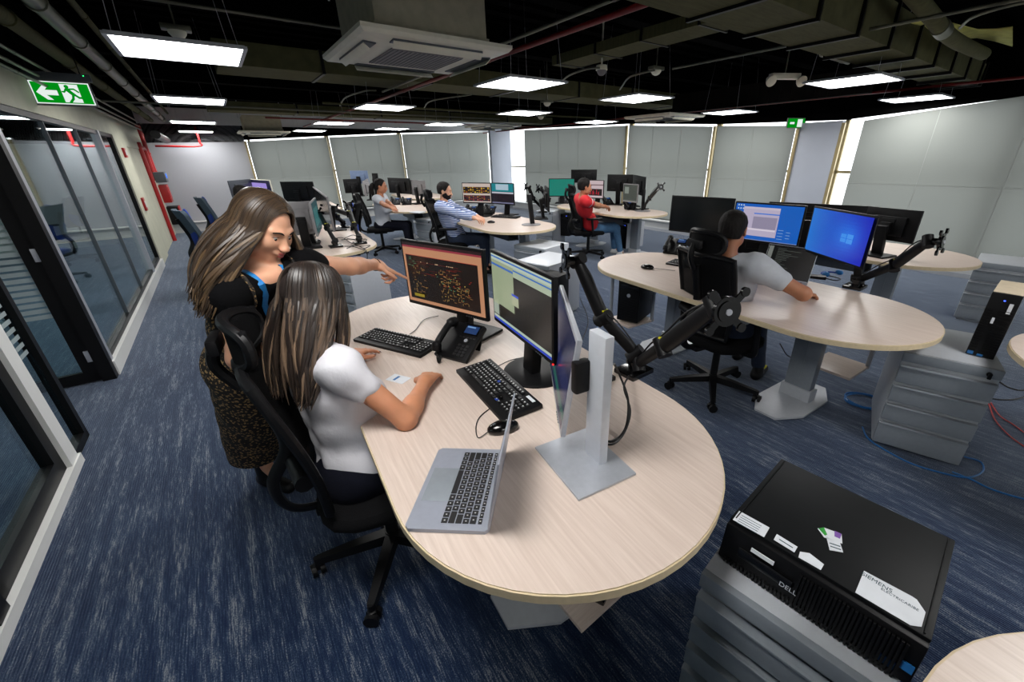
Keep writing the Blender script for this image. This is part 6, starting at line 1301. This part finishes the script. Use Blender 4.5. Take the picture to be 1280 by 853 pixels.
# ---- ducts
def gthing(name, label, cat, group=None): return thing(name, label, cat, (0, 0, 0), YAW, group)
ub, vb = uv(P(1130, 66, 2.30)); ua, va = uv(P(1115, 88, 2.30))
t = gthing('square_duct', 'big olive rectangular duct crossing the upper right ceiling', 'duct'); segs = []
u0 = 1.2; k = 0
while u0 < 7.5:
    u1 = min(7.6, u0 + .62); sh = max(0, (u0 - 3)) * .015; m = MB(); gbox(m, u0, u1 - .012, vb + .02, va + .14 - sh, 2.30 + .002 * k, 2.58 - sh); m.build('duct_section', olive, t); m = MB(); gbox(m, u1 - .02, u1 + .006, vb + .0, va + .16 - sh, 2.285, 2.60 - sh); m.build('flange', black_m, t); u0 = u1; k += 1
u_a, v_a = uv(P(330, 104, 2.42)); t = gthing('flat_duct', 'long flat board-clad duct crossing behind the cassette unit', 'duct')
m = MB(); gbox(m, .3, 7.6, 5.45, 6.1, 2.42, 2.62); m.build('casing', olive, t); m = MB(); [gbox(m, x, x + .03, 5.44, 6.11, 2.41, 2.63) for x in (1.2, 2.4, 3.6, 4.8, 6.0, 7.2)]; m.build('strap', black_m, t)
ud, vd = uv(P(690, 82, 2.42)); ue, ve = uv(P(1000, 28, 2.42)); t = gthing('flat_duct', 'second flat duct running from the dome camera toward the big square duct', 'duct'); m = MB(); gbox(m, ud, ud + .30, ve, vd, 2.42, 2.50); m.build('casing', olive, t); m = MB(); [gbox(m, ud - .01, ud + .35, ve + (vd - ve) * x, ve + (vd - ve) * x + .02, 2.415, 2.51) for x in (.2, .45, .7, .95)]; m.build('strap', black_m, t)
t = gthing('flat_duct', 'far olive duct above the far windows', 'duct'); m = MB(); gbox(m, .2, 7.4, 9.4, 9.9, 2.36, 2.5); m.build('casing', olive, t); m = MB(); [gbox(m, x, x + .03, 9.39, 9.91, 2.35, 2.51) for x in (1.5, 3, 4.5, 6)]; m.build('strap', black_m, t)
def pipe(name, label, cat, pts, r, mt, rings=0, grp=None):
    m = MB(); m.tube(pts, r, 14); o = m.build(name, mt); tag(o, label, cat, grp)
    if rings:
        m = MB(); pts = [Vector(p) for p in pts]; a, b = pts[0], pts[-1]; d = (b - a)
        for i in range(rings): c_ = a + d * (i + .5) / rings; m.cyl(c_ - d.normalized() * .02, c_ + d.normalized() * .02, r * 1.18, n=14)
        m.build('coupling', mt, o)
    return o
def gpipe(name, label, cat, u, v0, v1, z, r, mt, rings=0): return pipe(name, label, cat, [G(u, v0 + (v1 - v0) * i / 6, z) for i in range(7)], r, mt, rings)
def ulevel(px, py, z): return uv(P(px, py, z))[0]
gpipe('drain_pipe', 'thick olive pipe nearest the exit sign, running along the left wall', 'pipe', ulevel(78, 72, 2.38), -1, 12.6, 2.38, .045, olive, 9)
gpipe('drain_pipe', 'thick pipe beside the first one, upper left corner', 'pipe', ulevel(118, 70, 2.40), 3.4, 12.6, 2.40, .045, pipe_m, 9)
gpipe('conduit', 'thin pipe above the two thick ones at the upper left', 'pipe', ulevel(122, 40, 2.52), 0, 12.6, 2.52, .02, olive, 12)
gpipe('sprinkler_pipe', 'long red sprinkler pipe passing right of the cassette unit', 'pipe', ulevel(700, 43, 2.34), .5, 12.8, 2.34, .018, redpipe, 6)
gpipe('conduit', 'grey conduit parallel to the long red pipe', 'pipe', ulevel(700, 26, 2.36), .5, 6, 2.36, .011, pipe_m, 5)
gpipe('sprinkler_pipe', 'red sprinkler pipe at the right above the panels', 'pipe', ulevel(1150, 110, 2.3), -2, 12.8, 2.3, .016, redpipe, 8)
gpipe('conduit', 'grey conduit ending in a junction box near the centre', 'pipe', ulevel(900, 74, 2.36), -1, uv(P(830, 84, 2.36))[1], 2.36, .011, pipe_m, 5)
def epipe(name, label, cat, v, u0_, u1_, z, r, mt, rings=0): return pipe(name, label, cat, [G(u0_ + (u1_ - u0_) * i / 6, v, z) for i in range(7)], r, mt, rings)
def vlevel(px, py, z): return uv(P(px, py, z))[1]
epipe('conduit', 'thin pale conduit crossing behind the second left panel', 'pipe', vlevel(300, 134, 2.3), -.9, 5, 2.3, .012, pipe_m, 4)
epipe('conduit', 'olive conduit crossing the middle of the ceiling', 'pipe', vlevel(500, 134, 2.32), 1.5, 6.8, 2.32, .016, olive, 4)
epipe('sprinkler_pipe', 'thin red cross pipe in the far ceiling', 'pipe', vlevel(500, 153, 2.28), 1.0, 7.2, 2.28, .014, redpipe, 4)
epipe('conduit', 'thin conduit at the top left edge of the photo', 'pipe', vlevel(300, 16, 2.5), -.8, 2.2, 2.5, .010, pipe_m, 3)
epipe('conduit', 'short yellowish conduit over the panels at the right', 'pipe', vlevel(1020, 66, 2.35), 4.4, 5.0, 2.35, .018, pale_pl, 2)
for i, (v_, z_) in enumerate(((1.4, 2.72), (3.1, 2.70), (4.6, 2.66), (6.7, 2.62), (8.2, 2.60), (9.9, 2.58), (11.6, 2.56))):
    m = MB(); gbox(m, -.98, 7.7, v_, v_ + .16, z_, ZC - .05); o = m.build('ceiling_beam', deck); o.rotation_euler = (0, 0, YAW); tag(o, 'black joist across the open ceiling, %s from the camera' % ('nearest', 'second', 'third', 'fourth', 'fifth', 'sixth', 'farthest')[i], 'beam', 'black ceiling joists')
uf = ulevel(1040, 121, 2.27); vf0, vf1 = uv(P(1085, 116, 2.27))[1], uv(P(790, 138, 2.27))[1]
m = MB(); gbox(m, uf, uf + .1, vf0, vf1, 2.27, 2.56); n_ = int((vf1 - vf0) / .16); [gbox(m, uf - .012, uf, vf0 + i * .16, vf0 + .02 + i * .16, 2.28, 2.55) for i in range(n_)]; o = m.build('ribbed_panel', mat('fascia_dark', srgb(30, 28, 26), .9, 0, .1, var=.2, scale=8)); o.rotation_euler = (0, 0, YAW); tag(o, 'dark ribbed panel hanging above the right-hand light panels', 'panel')
t = thing('flexible_duct', 'round grey flexible duct at the top right corner', 'duct', P(1190, 60, 2.4)); b0 = P(1190, 60, 2.4)
m = MB(); pts = sm([P(1125, -25, 2.55) - b0, P(1160, 15, 2.45) - b0, P(1190, 48, 2.40) - b0, P(1230, 68, 2.42) - b0], 10); m.tube(pts, .05, 14); m.build('hose', olive, t)
m = MB(); i_ = len(pts) // 2; m.cyl(pts[i_], pts[i_ + 2], .056, n=14); m.build('clamp_ring', pipe_m, t)
m = MB(); g1 = [[m.bm.verts.new(P(1090 + 22 * i, 20 + 6 * j + 2 * i + 4 * math.sin(i * 1.3 + j), 2.52 + .02 * math.sin(i * 2 + j))) for i in range(9)] for j in range(4)]
m._fin([m.bm.faces.new((g1[j][i], g1[j][i + 1], g1[j + 1][i + 1], g1[j + 1][i])) for j in range(3) for i in range(8)], True); o = m.build('insulation_sheet', mat('insulation', srgb(196, 196, 110), .8, var=.15, scale=8)); tag(o, 'crumpled yellowish insulation sheet at the top right', 'insulation'); md = o.modifiers.new('s', 'SOLIDIFY'); md.thickness = .01
m = MB(); q4 = [P(832, -6, 2.5), P(935, -14, 2.5), P(924, 14, 2.5), P(868, 5, 2.5)]; m.prism([(q.x, q.y) for q in q4], 2.5, 2.52); o = m.build('insulation_board', MATS['insulation']); tag(o, 'flat yellowish board above the big duct at the top edge', 'insulation')
# ---- small fittings
def fitting(px, py, z, kind, label):
    p = P(px, py, z)
    if kind == 'dome':
        t = thing('dome_camera', label, 'camera', p); m = MB(); m.cyl((0, 0, 0), (0, 0, .04), .055, .05, n=24); m.cyl((0, 0, .04), (0, 0, ZC - .05 - z), .008); m.build('mount', pale_pl, t); m = MB(); m.ell((0, 0, 0), (.045, .045, .045)); m.build('dome', gray_pl, t)
    elif kind == 'emerg':
        t = thing('emergency_lamp', label, 'lamp', p, YAW - R(30)); m = MB(); m.box((0, 0, .03), (.3, .07, .05), bevel=.008); m.build('housing', pale_pl, t)
        for s_ in (-.16, .16): m = MB(); m.lathe((s_, -.03, -.01), [(.02, -.05), (.045, 0.0), (.05, .02), (.02, .03)], 20, axis=(0, -1, -.5)); m.build('lamp_head', pale_pl, t)
        m = MB(); m.cyl((0, 0, .05), (0, 0, ZC - .05 - z), .006); m.build('hanging_rod', pipe_m, t)
    else:
        t = thing('smoke_detector', label, 'smoke detector', p); m = MB(); m.box((0, 0, .03), (.16, .08, .03), rot=Rz(YAW), bevel=.004); m.cyl((0, 0, .05), (0, 0, ZC - .05 - z), .005); m.build('junction_box', pipe_m, t); m = MB(); m.lathe((0, 0, -.02), [(.015, -.01), (.035, 0), (.05, .02), (.05, .035)], 20); m.build('sensor', pale_pl, t)
    return t
fitting(752, 88, 2.32, 'dome', 'pale dome camera hanging beside the panel right of the cassette'); fitting(980, 100, 2.24, 'emerg', 'twin-headed emergency lamp left of the brightest right-hand panel')
fitting(820, 90, 2.34, 'sm', 'smoke detector on the conduit above the centre panel'); fitting(684, 130, 2.26, 'sm', 'smoke detector above the far column'); fitting(676, 147, 2.2, 'sm', 'small smoke detector nearer the far column')
fitting(222, 42, 2.36, 'sm', 'metal bracket box above the largest left panel')
# conduit tails bending into boxes
for i, (pp, lb_) in enumerate(((((425, 132), (432, 122), (455, 114), (470, 113)), 'bent pale conduit below the cassette unit'), (((530, 135), (540, 126), (590, 118)), 'bent conduit right of the cassette unit'), (((700, 104), (712, 94), (735, 86), (750, 85)), 'bent white conduit leading to the dome camera'), (((775, 112), (785, 98), (800, 92), (818, 88)), 'bent conduit leading to the centre smoke detector'), (((1200, 35), (1215, 22), (1250, 10), (1285, 2)), 'bright loose cable at the top right'))):
    z_ = 2.33; o = pipe('conduit', lb_, 'pipe', sm([P(x, y, z_) for x, y in pp]), .009, pipe_m)
# ---- red fire installation on the left far corner
def wallp(v, z): return G(UL + .02, v, z)
pr2 = [wallp(11.9, 0.02), wallp(11.9, 1.8), wallp(12.0, 1.84), wallp(12.5, 1.84), wallp(12.6, 1.7), wallp(12.6, 1.25)]
pipe('fire_riser', 'red fire pipe rising from the carpet at the far left corner', 'pipe', sm(pr2, 4), .035, redm)
pipe('fire_riser', 'second red pipe hanging from the ceiling beside the fire riser', 'pipe', [wallp(12.85, 2.3), wallp(12.85, 1.2)], .05, redm, 3)
pipe('fire_pipe', 'red pipe loop below the far ceiling by the white wall', 'pipe', sm([G(-.85, 13.0, 1.9), G(-.1, 13.0, 1.9), G(-.05, 13.0, 2.0), G(-.05, 13.0, 2.3)], 5), .02, redm)
t = gthing('fire_hose_cabinet', 'red fire equipment box on the riser at the far left', 'cabinet'); m = MB(); gbox(m, UL + .02, UL + .16, 12.55, 12.95, .75, 1.12, .01); m.build('box', redm, t); m = MB(); gbox(m, UL + .16, UL + .17, 12.6, 12.9, .8, 1.07, .005); m.build('door', redm, t)
t = gthing('alarm_controller', 'grey alarm controller with a small blue display above the red box', 'panel'); m = MB(); gbox(m, UL + .02, UL + .20, 12.45, 12.95, 1.17, 1.38, .008); m.build('case', graydk, t); m = MB(); gbox(m, UL + .20, UL + .205, 12.75, 12.9, 1.25, 1.34); m.build('display', emat('display_blue', srgb(40, 120, 255), 1), t)
t = gthing('wall_cabinet', 'black and red box on the wall above the carpet at the far left', 'cabinet'); m = MB(); gbox(m, UL + .02, UL + .22, 12.55, 12.95, .28, .66, .008); m.build('body', blackp, t); m = MB(); gbox(m, UL + .22, UL + .24, 12.53, 12.97, .28, .66, .004); m.build('door', redm, t)
for v_, z_, h, lb_ in ((9.5, 1.72, .14, 'small red alarm sounder high on the left white pier'), (9.45, .95, .2, 'red alarm call point at mid height on the left white pier')):
    t = gthing('alarm_call_point', lb_, 'alarm'); m = MB(); gbox(m, UL + .0, UL + .03, v_, v_ + .16, z_ - h / 2, z_ + h / 2, .006); m.build('case', redm, t); m = MB(); gbox(m, UL + .03, UL + .034, v_ + .04, v_ + .12, z_ - h / 4, z_ + h / 4); m.build('label', paper, t)
for i, (u_, z_) in enumerate(((-.95, 2.25), (-.93, 2.18), (-.9, 2.3))): gpipe('conduit', 'cable run on the left soffit, %s of three' % ('upper', 'lower', 'top')[i], 'pipe', u_, 1.0, 12.4, z_, .012, pipe_m, 10)
gpipe('insulated_pipe', 'thick black insulated pipe bending at the end of the left wall', 'pipe', -.62, 10.4, 12.9, 2.02, .07, black_m, 0)
